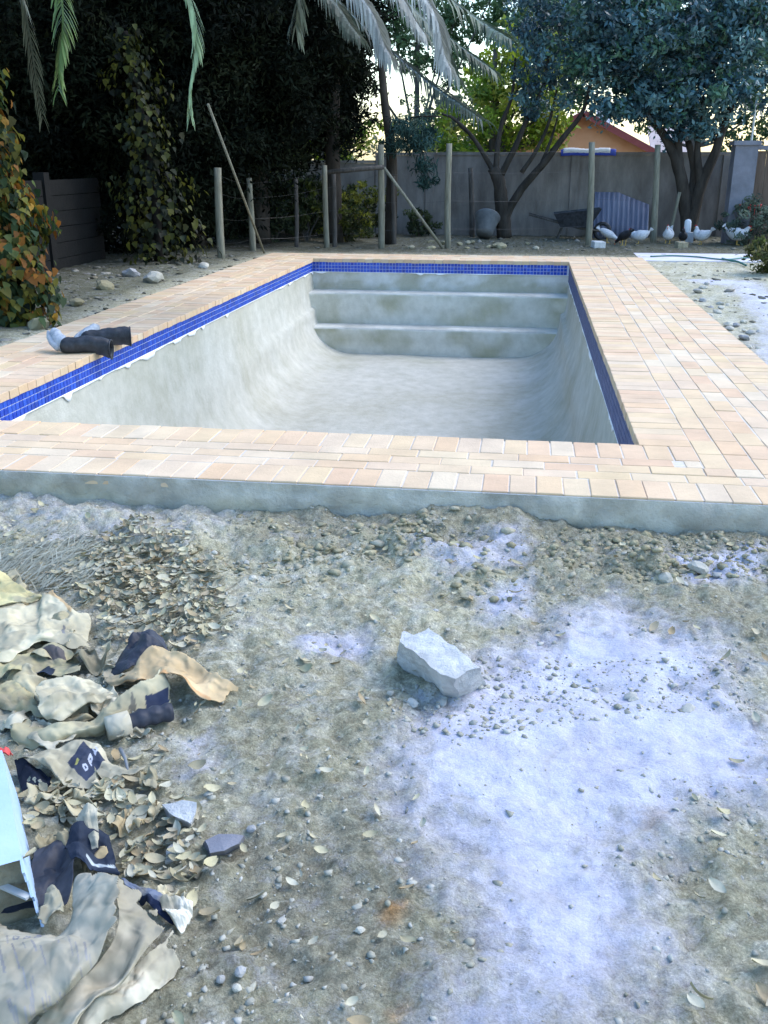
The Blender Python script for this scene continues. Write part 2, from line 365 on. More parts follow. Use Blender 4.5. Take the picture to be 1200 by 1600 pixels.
for poly, soft, st in CEM:
    xs = [p[0] for p in poly]; ys = [p[1] for p in poly]; mk = (GX > min(xs)-.6) & (GX < max(xs)+.6) & (GY > min(ys)-.6) & (GY < max(ys)+.6)
    a = np.full(GX.shape, -9.); a[mk] = sdf(GX[mk], GY[mk], poly); cmask = np.maximum(cmask, np.clip((a+soft*.5*n1)/(soft*2.0)+.42, 0, 1)*st)
col = paint(col, RUST, np.array([.45,.24,.09]))
far = np.clip((GY-16.5)/1.0, 0, 1)[..., None]; col = col*(1-far)+col*far*np.array([.25,.26,.245])  # shade of the ground behind the pool painted into the soil colour
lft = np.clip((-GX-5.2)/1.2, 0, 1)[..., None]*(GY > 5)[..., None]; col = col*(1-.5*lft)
lft = np.clip((-GX-4.3)/.5, 0, 1)[..., None]*(GY > 5)[..., None]; col = col*(1-lft)+col*lft*np.array([.30,.32,.31])  # left bank: shade under the trees painted into the soil, in both steps
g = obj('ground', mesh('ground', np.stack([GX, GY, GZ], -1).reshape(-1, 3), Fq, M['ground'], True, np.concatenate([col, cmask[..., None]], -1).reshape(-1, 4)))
tag(g, kind='structure')

# ------------------------------------------------------------------ paving: every paver a piece
def paver_mesh(lx, ly, name='paver'):
    b = .003; x, y = lx/2, ly/2
    V = [(-x,-y,-PT),(x,-y,-PT),(x,y,-PT),(-x,y,-PT),(-x,-y,-b),(x,-y,-b),(x,y,-b),(-x,y,-b),(-x+b,-y+b,0),(x-b,-y+b,0),(x-b,y-b,0),(-x+b,y-b,0)]
    F = [(3,2,1,0)]
    for k in range(4):
        F.append((k, (k+1) % 4, 4+(k+1) % 4, 4+k)); F.append((4+k, 4+(k+1) % 4, 8+(k+1) % 4, 8+k))
    F.append((8,9,10,11)); return V, F
_pm = {}
def pmesh(lx, ly):
    key = (round(lx, 3), round(ly, 3))
    if key not in _pm: _pm[key] = mesh('paver', *paver_mesh(lx, ly), M['paver'])
    return _pm[key]
def pavement(name, bricks, base):
    root = bpy.data.objects.new(name, None); COL.objects.link(root); root['kind'] = 'structure'; root.location = base
    bricks.sort(key=lambda q: q[1]); joined = MB()
    for i, (x, y, lx, ly) in enumerate(bricks):
        dz = random.uniform(-.003, .002); tx, ty = random.uniform(-.006, .006), random.uniform(-.006, .006)
        if i < 298:
            o = obj('paver', pmesh(lx, ly), root, (x-base[0]+random.uniform(-.002,.002), y-base[1]+random.uniform(-.002,.002), dz-base[2]))
            o.rotation_euler = (tx, ty, random.uniform(-.006, .006))
        else:
            V, F = paver_mesh(lx, ly); joined.add([(v[0]+x-base[0], v[1]+y-base[1], v[2]+dz-base[2]) for v in V], F)
    q = [(x-lx/2, y-ly/2, x+lx/2, y+ly/2) for x, y, lx, ly in bricks]
    sx0, sy0, sx1, sy1 = min(a[0] for a in q)+.012, min(a[1] for a in q)+.012, max(a[2] for a in q)-.03, max(a[3] for a in q)-.012
    if name.endswith('right'): sy0 += .01
    if name.endswith('front'): sy1 -= .03
    if name.endswith('left'): sy0 += .006
    sand = MB()
    rects = {'pavement_front': [(OXL+.012, OYF+.012, OXR-.012, YF-.012)], 'pavement_right': [(XR+.004, YF-.011, OXR-.012, OYB-.012)], 'pavement_left': [(OXL+.012, YF-.011, XL-.004, OYB-.012)], 'pavement_back': [(XL-.003, YB+.004, XR+.003, OYB-.012)]}[name]
    for a in rects: sand.box((a[0]-base[0], a[1]-base[1], -.04-base[2]), (a[2]-base[0], a[3]-base[1], -.0045-base[2]))
    sand.build('joint_sand', M['sand'], root)
    if joined.V: tag(joined.build('far_pavers', M['paver'], root), kind='stuff')
    return root
J = .006
HL, SP = .255, .1223              # header length, brick pitch
def header_row_x(x0, x1, yc):      # bricks side by side along X, long side along Y
    n = round((x1-x0)/SP); p = (x1-x0)/n
    return [(x0+p*(i+.5), yc, p-J, HL-J) for i in range(n)]
def header_row_y(y0, y1, xc):
    n = round((y1-y0)/SP); p = (y1-y0)/n
    return [(xc, y0+p*(i+.5), HL-J, p-J) for i in range(n)]
def stretch_x(x0, x1, yc, wd, off):
    out = []; x = x0
    L = HL*(off if off else 1)
    while x < x1-.02:
        e = min(x+L, x1); out.append(((x+e)/2, yc, e-x-J, wd-J)); x = e; L = HL
    return out
def stretch_y(y0, y1, xc, wd, off):
    return [(b, a, d, c) for a, b, c, d in stretch_x(y0, y1, xc, wd, off)]
OV = .022                          # coping overhang
rp = (YF-OYF-2*HL)/3
front = header_row_x(OXL, OXR, OYF+HL/2)
rows = [YF-HL-rp*(i+.5) for i in range(3)]
front += [(x, y+OV/2, lx, ly+OV) for x, y, lx, ly in header_row_x(XL-.0, XR, YF-HL/2)]
front += stretch_x(OXL, XR+.13, rows[0], rp, .5) + stretch_x(OXL, XR+HL+.13, rows[1], rp, 0) + stretch_x(OXL, OXR, rows[2], rp, .6)
front += header_row_x(OXL, XL, YF-HL/2)
right = [(x-OV/2, y, lx+OV, ly) for x, y, lx, ly in header_row_y(YF, YB, XR+HL/2)]
cw = (OXR-XR-2*HL)/5
right += header_row_y(YF-HL-rp, YF, XR+HL/2+.065)[:0]
for i in range(5):
    y0 = YF-HL-rp*(1 if i == 0 else 2)
    right += stretch_y(y0, OYB, XR+HL+cw*(i+.5), cw, [0,.5,.25,.75,.4][i])
right += header_row_y(OYF+HL+rp, OYB, OXR-HL/2)
right += header_row_y(YB, OYB, XR+HL/2) + [(XR+.13+(HL-.13)/2, (YF+YF-HL)/2-.0, HL-.13-J, HL-J), (XR+.065, (YF+YF-HL)/2, .13-J, HL-J)]
right += [(XR+HL*.75+.02, rows[0], HL*.5-.05, rp-J)]
left = [(x+OV/2, y, lx+OV, ly) for x, y, lx, ly in header_row_y(YF, YB, XL-HL/2)] + header_row_y(YF, OYB, OXL+HL/2)
cl = (XL-OXL-2*HL)/3
for i in range(3): left += stretch_y(YF, OYB, OXL+HL+cl*(i+.5), cl, [0,.5,.25][i])
left += header_row_y(YB, OYB, XL-HL/2)
back = [(x, y-OV/2, lx, ly+OV) for x, y, lx, ly in header_row_x(XL, XR, YB+HL/2)] + header_row_x(XL, XR, OYB-HL/2)
rb = (OYB-YB-2*HL)/3
for i in range(3): back += stretch_x(XL, XR, YB+HL+rb*(i+.5), rb, [0,.5,.25][i])
pf = pavement('pavement_front', front, (-1.2, OYF, -.2))
pr = pavement('pavement_right', right, (OXR, 9, -.2))
pl = pavement('pavement_left', left, (OXL, 9, -.2))
pb = pavement('pavement_back', back, (-1.3, OYB, -.2))
def rough_edge(parent, x0, x1, y0, y1, nx):
    # ring-beam concrete with an uneven trowelled outer face; top just under the pavers
    b = parent.location; V = []; F = []; nz_ = 14
    xs = np.linspace(x0, x1, nx); zs = np.linspace(-.009, -.45, nz_)
    gxs, gzs = np.meshgrid(xs, zs)
    n = fbm(gxs*6, gzs*9, o=4, s=77)
    yy = y0-.012 - .016*np.clip(n, -1, 1)*np.clip((-gzs-.01)/.03, 0, 1)-.006*fbm(gxs*22, gzs*22, o=2, s=79)*np.clip((-gzs-.01)/.03, 0, 1) - np.clip((-gzs-.10)/.1, 0, 1)*np.maximum(0, fbm(gxs*4, gzs*6, o=3, s=81))*.03
    yy[0] = y0-.008
    V = np.stack([gxs, yy, gzs], -1).reshape(-1, 3)
    idx = np.arange(nx*nz_).reshape(nz_, nx); F = [tuple(q) for q in np.stack([idx[1:,:-1], idx[1:,1:], idx[:-1,1:], idx[:-1,:-1]], -1).reshape(-1, 4)]
    mb = MB(); mb.add(V, F); mb.add([(x0,y0-.008,-.009),(x1,y0-.008,-.009),(x1,y0+.004,-.009),(x0,y0+.004,-.009)], [(0,1,2,3)])
    mb.V = [tuple(np.array(v)-np.array(b)) for v in mb.V]
    dirt = np.clip((-gzs-.07)/.09+.9*fbm(gxs*3, gzs*5, o=4, s=91), 0, 1)[..., None]*.8; cc = np.array([.54,.515,.44])*(1-dirt)+np.array([.40,.37,.27])*dirt
    cc = cc*(1+.25*fbm(gxs*5, gzs*8, o=3, s=93))[..., None]; mb.C = [tuple(c) for c in cc.reshape(-1, 3)]+[(.44,.46,.47)]*4
    return mb.build('concrete_edge', M['edge'], parent, True)
rough_edge(pf, OXL+.01, OXR-.01, OYF, YF-.02, 420)
for par, a, c in ((pr, (XR+.03, YF-.6, -.5), (OXR+.012, OYB-.02, -PT-.004)), (pl, (OXL+.012, YF-.6, -.5), (XL-.03, OYB-.02, -PT-.004)), (pb, (XL-.02, YB+.03, -.5), (XR+.02, OYB-.012, -PT-.006))):
    q = par.location; MB().box(tuple(np.array(a)-np.array(q)), tuple(np.array(c)-np.array(q))).build('concrete_edge', M['concrete'], par)

# ------------------------------------------------------------------ the pool
pool = empty('swimming_pool', (-1.34, 10.1, -1.6), 'empty rectangular plastered pool with blue mosaic band below the coping', 'pool')
PO = np.array(pool.location)
def pobj(name, V, F, m_, smooth=False, col=None, parent=pool):
    return obj(name, mesh(name, np.asarray(V)-PO, F, m_, smooth, col), parent)
ST1, ST2, FB = (-.475, 14.88), (-.955, 14.52), -1.36
def floor_z(y): return FB - .42*np.clip((13.6-y)/7.5, 0, 1)
ys = np.concatenate([np.linspace(YF, 14.7, 130), np.linspace(14.75, YB+.05, 8)])
sec = []
NS = 64
for y in ys:
    fz = float(floor_z(y)); R = .62; pts = []
    xl, xr = XL, XR
    def side(x0, s):
        q = [(x0, -.045), (x0, -.12), (x0, -.21), (x0+s*.004, -.32), (x0+s*.02, -.5), (x0+s*.05, -.7)]
        ztop = fz+R; zz = np.linspace(-.7, ztop, 3)[1:] if ztop < -.72 else []
        x1 = x0+s*.05
        for z in zz: x1 = x1+s*.03; q.append((x1, z))
        zc = q[-1][1]; h = zc-fz
        for a in np.linspace(0, math.pi/2, 12)[1:]: q.append((x1+s*R*(1-math.cos(a)), zc-h*math.sin(a)))
        return q
    a, b_ = side(xl, 1), side(xr, -1)
    mid = [(x, fz) for x in np.linspace(a[-1][0], b_[-1][0], 14)[1:-1]]
    sec.append([(x, y, z) for x, z in a+mid+b_[::-1]])
ln = max(len(s) for s in sec); sec = np.array([s for s in sec if len(s) == ln]); nr = len(sec)
V = sec.reshape(-1, 3).copy()
dn = fbm(V[:,0]*1.6, V[:,1]*1.6, V[:,2]*1.6, o=3, s=5)
low = np.clip((-V[:,2]-.35)/.5, 0, 1); V[:,2] += dn*.012*low; V[:,0] += dn*.02*low*np.where(V[:,0] < -1.3, 1, -1)
idx = np.arange(nr*ln).reshape(nr, ln)
F = np.stack([idx[:-1,:-1], idx[1:,:-1], idx[1:,1:], idx[:-1,1:]], -1).reshape(-1, 4)
na = fbm(V[:,0]*.9, V[:,1]*.9, V[:,2]*.9, o=4, s=15); nb = fbm(V[:,0]*3.1, V[:,1]*2.0, V[:,2]*1.2, o=4, s=16, g=.6)
fl = np.clip((V[:,2]-floor_z(V[:,1]))/.5, 0, 1)
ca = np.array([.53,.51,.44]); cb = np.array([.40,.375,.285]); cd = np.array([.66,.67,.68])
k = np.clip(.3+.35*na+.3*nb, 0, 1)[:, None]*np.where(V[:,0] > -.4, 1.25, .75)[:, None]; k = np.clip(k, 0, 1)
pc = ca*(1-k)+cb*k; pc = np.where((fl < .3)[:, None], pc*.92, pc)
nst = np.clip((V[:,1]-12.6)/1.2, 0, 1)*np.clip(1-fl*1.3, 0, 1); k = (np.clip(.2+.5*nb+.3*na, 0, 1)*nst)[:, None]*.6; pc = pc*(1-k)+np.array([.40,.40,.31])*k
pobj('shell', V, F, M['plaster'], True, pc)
mb = MB()                                   # end walls
mb.add([(XL,YF,-.045),(XR,YF,-.045),(XR,YF,-2.1),(XL,YF,-2.1)], [(0,1,2,3)])
pobj('end_wall', mb.V, mb.F, M['step'])
xs = np.linspace(XL-.02, XR+.02, 80); zs = np.linspace(-.045, -1.5, 30); gxx, gzz = np.meshgrid(xs, zs)
yy = YB + fbm(gxx*1.5, gzz*1.5, o=3, s=19)*.008
idx = np.arange(80*30).reshape(30, 80)
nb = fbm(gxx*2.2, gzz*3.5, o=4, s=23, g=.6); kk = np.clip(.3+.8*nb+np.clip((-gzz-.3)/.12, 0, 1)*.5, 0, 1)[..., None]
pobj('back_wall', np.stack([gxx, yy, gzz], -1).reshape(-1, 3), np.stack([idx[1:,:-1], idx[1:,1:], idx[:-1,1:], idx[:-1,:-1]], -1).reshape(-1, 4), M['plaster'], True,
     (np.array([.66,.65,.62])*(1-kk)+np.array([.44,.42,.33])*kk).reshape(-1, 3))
def pool_step(z, y, depth, zb, sd_):         # rounded nose, slightly wavy riser
    prof = [(YB+.06, z), (y+.09, z)] + [(y+.05-.05*math.sin(a)+.0, z-.045*(1-math.cos(a))) for a in np.linspace(.2, math.pi/2, 6)]
    prof += [(y+.0+.02*t, z-.045+(zb-z+.045)*t) for t in (.15,.3,.5,.7,.85,1)]
    n = 90; xs = np.linspace(XL-.03, XR+.03, n); V = []; C = []
    for x in xs:
        e = min(x-XL, XR-x); curve = -.10*math.exp(-max(e, 0)/.16)     # the riser sweeps forward into the side walls
        for j, (yy, zz) in enumerate(prof):
            w_ = mnoise.noise(Vector((x*1.7, zz*2, sd_)))*.012
            V.append((x, yy+(curve+w_ if j > 1 else 0), zz+(w_*.6 if j > 1 else 0)))
    V = np.array(V); k_ = len(prof); idx = np.arange(n*k_).reshape(n, k_)
    F = np.stack([idx[:-1,:-1], idx[:-1,1:], idx[1:,1:], idx[1:,:-1]], -1).reshape(-1, 4)
    nn = fbm(V[:,0]*2.0, V[:,2]*3.0, V[:,1]*2, o=4, s=int(sd_), g=.6); tread = (V[:,2] > z-.03)
    kk = np.clip(.25+.85*nn, 0, 1)[:, None]; c = np.array([.64,.62,.54])*(1-kk)+np.array([.42,.40,.28])*kk
    c = np.where(tread[:, None], np.array([.52,.51,.46])*(1+.2*nn[:, None]), c)  # treads toned down, risers lightened: sky light evened out in the colour
    pobj('step', V, F, M['plaster'], True, c)
pool_step(ST1[0], ST1[1], .3, -1.2, 61); pool_step(ST2[0], ST2[1], .3, -1.5, 67)
# mosaic band
TZ0, TP, TN = -.052, .0505, 3
TG = .0055
def tile_mesh(axis_):
    h = (TP-TG)/2; t = .006; b = .004
    base = [(-h,-h,0),(h,-h,0),(h,h,0),(-h,h,0),(-h,-h,t-.002),(h,-h,t-.002),(h,h,t-.002),(-h,h,t-.002),(-h+b,-h+b,t),(h-b,-h+b,t),(h-b,h-b,t),(-h+b,h-b,t)]
    F = []
    for k in range(4): F.append((k,(k+1)%4,4+(k+1)%4,4+k)); F.append((4+k,4+(k+1)%4,8+(k+1)%4,8+k))
    F.append((8,9,10,11))
    if axis_ == 'L': V = [(w_, -u, v) for u, v, w_ in base]       # faces +X
    if axis_ == 'R': V = [(-w_, u, v) for u, v, w_ in base]
    if axis_ == 'B': V = [(u, -w_, v) for u, v, w_ in base]
    if axis_ == 'F': V = [(-u, w_, v) for u, v, w_ in base]
    return V, F
tmL = mesh('tile', *tile_mesh('L'), M['tile'])
cand = []
nY = int((YB-YF)/TP); nX = int((XR-XL)/TP)
for r in range(TN):
    z = TZ0-TP*(r+.5)
    for i in range(nY):
        y = YF+TP*(i+.5); cand.append(('L', XL+.005, y, z)); cand.append(('R', XR-.005, y, z))
        if r == 2: cand.append(('R', XR-.005, y, z-TP)); cand.append(('R', XR-.005, y, z-2*TP))
    for i in range(nX): cand.append(('B', XL+TP*(i+.5)+.01, YB-.005, z)); cand.append(('F', XL+TP*(i+.5)+.01, YF+.005, z))
vis = sorted([c for c in cand if c[0] == 'L' and c[2] > 5.45], key=lambda c: c[2])[:297]; vs = set(vis)
band = pobj('tile_band', [(XL+.004,YF,TZ0),(XL+.004,YB,TZ0),(XL+.004,YB,TZ0-TP*3),(XL+.004,YF,TZ0-TP*3),
   (XR-.004,YF,TZ0),(XR-.004,YB,TZ0),(XR-.004,YB,TZ0-TP*5),(XR-.004,YF,TZ0-TP*5),
   (XL,YB-.0085,TZ0),(XR,YB-.0085,TZ0),(XR,YB-.0085,TZ0-TP*3),(XL,YB-.0085,TZ0-TP*3)], [(0,1,2,3),(7,6,5,4),(11,10,9,8)], M['grout'])
rest = MB(); shade_toned = MB()
for c in cand:
    if c in vs:
        o = obj('tile', tmL, band, tuple(np.array(c[1:])-PO)); o.rotation_euler = (0, random.uniform(-.02,.02), random.uniform(-.02,.02))
    else:
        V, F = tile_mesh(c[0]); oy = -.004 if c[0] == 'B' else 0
        (shade_toned if c[0] == 'R' else rest).add([(v[0]+c[1]-PO[0], v[1]+c[2]-PO[1]+oy, v[2]+c[3]-PO[2]) for v in V], F)
tag(rest.build('far_tiles', M['tile'], band), kind='stuff')
tag(shade_toned.build('shade_toned_tiles', M['shadetile'], band), kind='stuff')
def drip(name, fn, L, seed, amp=1.0, rows=3):        # ragged grout smeared along the lower edge of the tiles
    n = int(L/.012); s = np.linspace(0, L, n)
    h = .006+np.maximum(0, fbm(s*2.3, s*0+seed, o=2, s=seed)+.2)*.022*amp+np.maximum(0, vnoise(s*7, s*0+3.3, s=seed+4)-.25)*.11*amp
    V = []; t0 = TZ0-TP*rows+.003
    for a, b in zip(s, h): V += [fn(a, t0), fn(a, t0-b*.6), fn(a, t0-b)]
    F = []
    for i in range(n-1):
        for j in (0, 1): F.append((3*i+j, 3*i+j+1, 3*i+3+j+1, 3*i+3+j))
    o = pobj(name, V, F, M['drip'], True); md = o.modifiers.new('thick', 'SOLIDIFY'); md.thickness = .004; md.offset = 0
drip('grout_smear', lambda s, z: (XL+.010, YF+s, z), YB-YF, 3)
drip('grout_smear', lambda s, z: (XR-.010, YF+s, z), YB-YF, 5, .8, 5)
drip('grout_smear', lambda s, z: (XL+s, YB-.018, z), XR-XL, 8, .5)

# ------------------------------------------------------------------ foliage
def quads(C, U, Vv, su, sv):       # diamond leaves: centre, two axes, half sizes
    a = C-U*su[:, None]; b = C+Vv*sv[:, None]-U*su[:, None]*.1; c = C+U*su[:, None]; d = C-Vv*sv[:, None]-U*su[:, None]*.1
    V = np.stack([a, b, c, d], 1).reshape(-1, 3); return V, np.arange(len(V)).reshape(-1, 4)
def rvec(n):
    v = rng.normal(size=(n, 3)); return v/np.linalg.norm(v, axis=1)[:, None]
def leafset(clumps, per, size, ratio, cols, droop=0.3, flat=.0, jit=.25):
    # clumps: (centre, radius) ; leaves spread through each clump's volume
    Cs, Cl = [], []
    for (c, r) in clumps:
        d = rvec(per)*(rng.random(per)**.45)[:, None]*r; d[:, 2] *= .75
        Cs.append(np.array(c)+d); base = cols[rng.integers(len(cols))]
        Cl.append(np.array(base)*(1+jit*rng.normal(size=(per, 1))).clip(.35, 1.8))
    C = np.concatenate(Cs); colr = np.concatenate(Cl); n = len(C)
    U = rvec(n); U[:, 2] = U[:, 2]*(1-flat)-droop; U /= np.linalg.norm(U, axis=1)[:, None]
    T = rvec(n); Vv = np.cross(U, T); Vv /= np.linalg.norm(Vv, axis=1)[:, None]
    s = size*(.6+.8*rng.random(n)); V, F = quads(C, U, Vv, s, s*ratio)
    return V, F, np.repeat(colr, 4, 0)
def blob_clumps(blobs, dens, rr):  # blobs: (centre, (rx,ry,rz)); clump centres, mostly near the skin, outline broken by noise
    out = []
    for c, r in blobs:
        r = np.array(r if hasattr(r, '__len__') else (r, r, r), float); n = max(3, int(dens*(r[0]*r[1]*r[2])**(2/3.)))
        d = rvec(n); k = (.35+.65*rng.random(n)**.5)*(1+.22*rng.normal(size=n)).clip(.6, 1.35)
        for i in range(n): out.append((np.array(c)+d[i]*r*k[i], rr*(.6+.8*rng.random())))
    return out
def tree(name, base, limbs, blobs, label, group=None, dens=40, rr=.3, per=26, size=.07, ratio=.4, cols=None, leafmat='leaf', barkmat='bark', droop=.3, cat='tree', jit=.25, rooted=True):
    root = empty(name, base, label, cat, group); B = np.array(base)
    mb = MB()
    for pts, r0, r1 in limbs:
        pts = spline(pts, max(6, 4*len(pts))) if len(pts) > 2 else np.array(pts, float)
        rad = np.linspace(r0, r1, len(pts)); mb.tube([tuple(p-B) for p in pts], list(rad), 8, wob=.15)
    if mb.V: mb.build('trunk', M[barkmat], root, True)
    V, F, c = leafset(blob_clumps(blobs, dens, rr), per, size, ratio, cols, droop, jit=jit)
    obj('crown', mesh('crown', V-B, F, M[leafmat], False, c), root)
    return root
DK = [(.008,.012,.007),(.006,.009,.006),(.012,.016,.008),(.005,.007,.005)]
YG = [(.17,.25,.02),(.26,.32,.03),(.11,.19,.025),(.32,.34,.06)]
GR = [(.05,.10,.045),(.07,.13,.05),(.04,.08,.04),(.10,.15,.06)]
BG = [(.045,.105,.125),(.07,.155,.175),(.022,.055,.068),(.095,.19,.19),(.06,.14,.08)]
IV = [(.24,.19,.02),(.09,.12,.03),(.32,.13,.025),(.025,.05,.02),(.18,.17,.03),(.04,.07,.025),(.34,.19,.03)]
def pv(px, py, Y): return PY(px, py, Y)

# dark evergreens along the left boundary
def gpt(px, Y): q = PY(px, 300, Y); return (q[0], Y, gz(q[0], Y))
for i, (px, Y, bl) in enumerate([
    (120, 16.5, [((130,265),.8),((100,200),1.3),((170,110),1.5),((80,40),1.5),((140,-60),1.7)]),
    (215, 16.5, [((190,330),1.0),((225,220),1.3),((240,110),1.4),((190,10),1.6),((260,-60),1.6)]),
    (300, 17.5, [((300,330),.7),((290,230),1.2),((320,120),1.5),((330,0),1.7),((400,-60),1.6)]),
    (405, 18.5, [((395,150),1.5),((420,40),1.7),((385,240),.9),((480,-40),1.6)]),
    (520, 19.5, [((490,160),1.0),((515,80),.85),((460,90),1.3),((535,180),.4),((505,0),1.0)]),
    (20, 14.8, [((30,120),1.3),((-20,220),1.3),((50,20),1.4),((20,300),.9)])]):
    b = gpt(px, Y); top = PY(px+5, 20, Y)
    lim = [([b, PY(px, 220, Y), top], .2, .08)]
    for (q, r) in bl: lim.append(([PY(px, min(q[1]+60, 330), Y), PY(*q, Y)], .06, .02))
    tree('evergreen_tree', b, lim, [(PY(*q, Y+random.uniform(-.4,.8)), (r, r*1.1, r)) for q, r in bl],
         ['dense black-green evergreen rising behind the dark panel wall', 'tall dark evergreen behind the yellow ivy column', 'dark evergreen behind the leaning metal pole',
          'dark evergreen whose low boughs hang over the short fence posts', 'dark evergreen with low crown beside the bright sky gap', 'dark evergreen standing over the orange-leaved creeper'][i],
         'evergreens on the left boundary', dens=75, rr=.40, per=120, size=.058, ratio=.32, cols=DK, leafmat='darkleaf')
# drooping conifer bough
b = gpt(610, 19.2)
tree('conifer', b, [([b, PY(612,250,19.2), PY(600,150,19.2), PY(590,20,19.2)], .13, .05), ([PY(605,215,19.2), PY(640,185,19), PY(690,182,18.6)], .03, .01), ([PY(605,200,19.2), PY(650,215,19), PY(672,285,18.6)], .03, .01)],
     [(PY(640,215,18.8), (.55,.5,.35)), (PY(665,245,18.6), (.32,.3,.42)), (PY(668,280,18.5), (.16,.2,.22)), (PY(620,215,18.9), (.35,.4,.3))],
     'blue-green conifer with a drooping bough in front of the grey wall', None, dens=90, rr=.18, per=60, size=.07, ratio=.16, cols=[(.03,.065,.06),(.045,.085,.075),(.02,.045,.04)], leafmat='darkleaf', droop=.8)

# multi-stem tree inside the run
Yt = 21.2; b = PY(788, 372, Yt); b = (b[0], Yt, gz(b[0], Yt))
L = lambda *q: [PY(x, y, Yt+dy) for x, y, dy in q]
tree('multi_stem_tree', b, [
    ([b]+L((785,330,0),(780,285,0),(770,262,0)), .17, .12), ([b]+L((790,340,0),(815,295,0),(850,255,-.1),(880,215,-.2),(910,175,-.3),(925,120,-.4)), .11, .03),
    (L((772,270,0),(755,240,0),(735,210,0),(708,185,0),(690,178,0)), .06, .02), (L((775,268,0),(778,225,0),(785,190,0),(800,150,0),(805,90,0)), .07, .02),
    (L((782,275,0),(805,230,0),(822,190,0),(850,130,0),(860,60,0)), .075, .02), (L((815,270,0),(838,235,0),(858,190,.1),(870,140,.1)), .05, .02),
    (L((735,210,0),(718,195,0),(716,165,0)), .025, .01), (L((845,258,0),(862,215,0),(872,180,.2)), .04, .015)],
    [(PY(855,100,Yt), (.75,.8,.6)), (PY(880,55,Yt), (.9,.9,.7)), (PY(870,150,Yt), (.55,.6,.4)), (PY(835,20,Yt), (.9,.8,.6)), (PY(825,160,Yt), (.35,.4,.25))],
    'multi-stemmed tree forking low in front of the grey wall, blue-green crown', None, dens=55, rr=.26, per=60, size=.055, ratio=.42, cols=BG, leafmat='gloss')
# tree over the hens
Yt = 20.9; b = PY(1075, 375, Yt); b = (b[0], Yt, gz(b[0], Yt))
tree('spreading_tree', b, [
    ([b]+L((1072,330,0),(1062,270,0),(1050,235,0),(1030,200,0),(1000,165,0)), .15, .06), ([b]+L((1082,340,0),(1095,290,0),(1115,245,0),(1130,200,0),(1150,150,0)), .15, .05),
    (L((1062,270,0),(1060,220,0),(1068,170,0),(1060,90,0)), .10, .03), (L((1095,290,0),(1090,230,0),(1100,150,0)), .09, .03), (L((1075,330,0),(1085,270,.2),(1075,220,.2)), .10, .06),
    (L((1040,215,0),(1020,185,0),(1010,150,0)), .06, .02)],
    [(PY(960,150,Yt), (.75,.8,.5)), (PY(1010,165,Yt), (.8,.9,.45)), (PY(1070,150,Yt), (1.1,1.1,.6)), (PY(1130,130,Yt), (.8,.9,.6)), (PY(1000,80,Yt), (1.0,1.0,.7)),
     (PY(1090,60,Yt), (1.2,1.1,.8)), (PY(940,90,Yt), (.7,.8,.6)), (PY(1160,60,Yt), (.9,.9,.7)), (PY(1040,10,Yt), (1.2,1.2,.8)), (PY(930,20,Yt), (.9,.9,.6)),
     (PY(1160,10,Yt), (.8,.9,.7)), (PY(1070,205,Yt), (.5,.5,.3)), (PY(1110,195,Yt), (.35,.4,.3))],
    'broad dark-trunked tree with heavy blue-green crown above the hens', None, dens=62, rr=.27, per=64, size=.062, ratio=.42, cols=BG, leafmat='gloss', droop=.15)
# trees beyond the boundary wall
far_trees = [
 ('yellow-green tree beyond the wall behind the multi-stemmed trunk', 24.5, 770, [((725,205),.9),((760,170),.9),((800,190),.9),((830,120),1.0),((795,130),.9),((850,185),.8),((720,235),.6),((862,205),.45),((835,222),.5),((800,228),.5),((765,215),.5),((740,238),.3),((700,232),.3),((855,170),.4),((785,95),.4),((830,75),.5)], YG),
 ('pale green tree beyond the wall under the sky gap', 30, 690, [((690,175),1.0),((700,215),1.1),((670,215),.6),((735,150),.5)], [(.16,.20,.13),(.12,.17,.09),(.2,.24,.17)]),
 ('yellow-green shrubby tree beyond the wall behind the short posts', 25, 500, [((455,225),.6),((500,240),.6),((560,235),.55),((590,215),.5),((470,250),.5),((540,245),.5)], YG+[(.3,.33,.22)]),
 ('light green tree beyond the wall towards the house gable', 33, 860, [((850,60),1.4),((830,10),1.5),((870,110),1.2),((840,-20),1.6),((895,60),1.5),((815,95),.7)], [(.15,.22,.07),(.2,.27,.09),(.10,.16,.06)]),
 ('tall green tree beyond the wall behind the palm fronds', 32, 650, [((690,60),1.4),((650,35),1.3),((715,15),1.2),((770,-10),1.0),((610,10),1.1),((530,30),1.1),((690,105),.6)], [(.09,.17,.07),(.12,.2,.08),(.07,.13,.06)]),
 ('dark green tree beyond the wall behind the spreading tree', 30, 1080, [((960,60),1.6),((1030,100),1.5),((1100,60),1.8),((1170,100),1.6),((1060,20),1.8),((1190,170),1.0),((940,10),1.4),((1150,200),.8),((1190,20),1.6),((1010,190),.5)], GR),
 ('tall olive tree beyond the wall behind the evergreens', 26, 330, [((330,200),1.5),((400,120),1.6),((440,200),1.2),((280,100),1.6),((480,100),1.4),((390,20),1.8),((240,200),1.4),((490,30),1.2)], [(.05,.07,.03),(.04,.06,.025)]),
 ('olive tree behind the dark panel wall', 24, 60, [((40,100),1.6),((110,200),1.4),((160,80),1.7),((60,10),1.7),((20,220),1.2),((200,0),1.6)], [(.05,.07,.03),(.035,.05,.02)]),
]
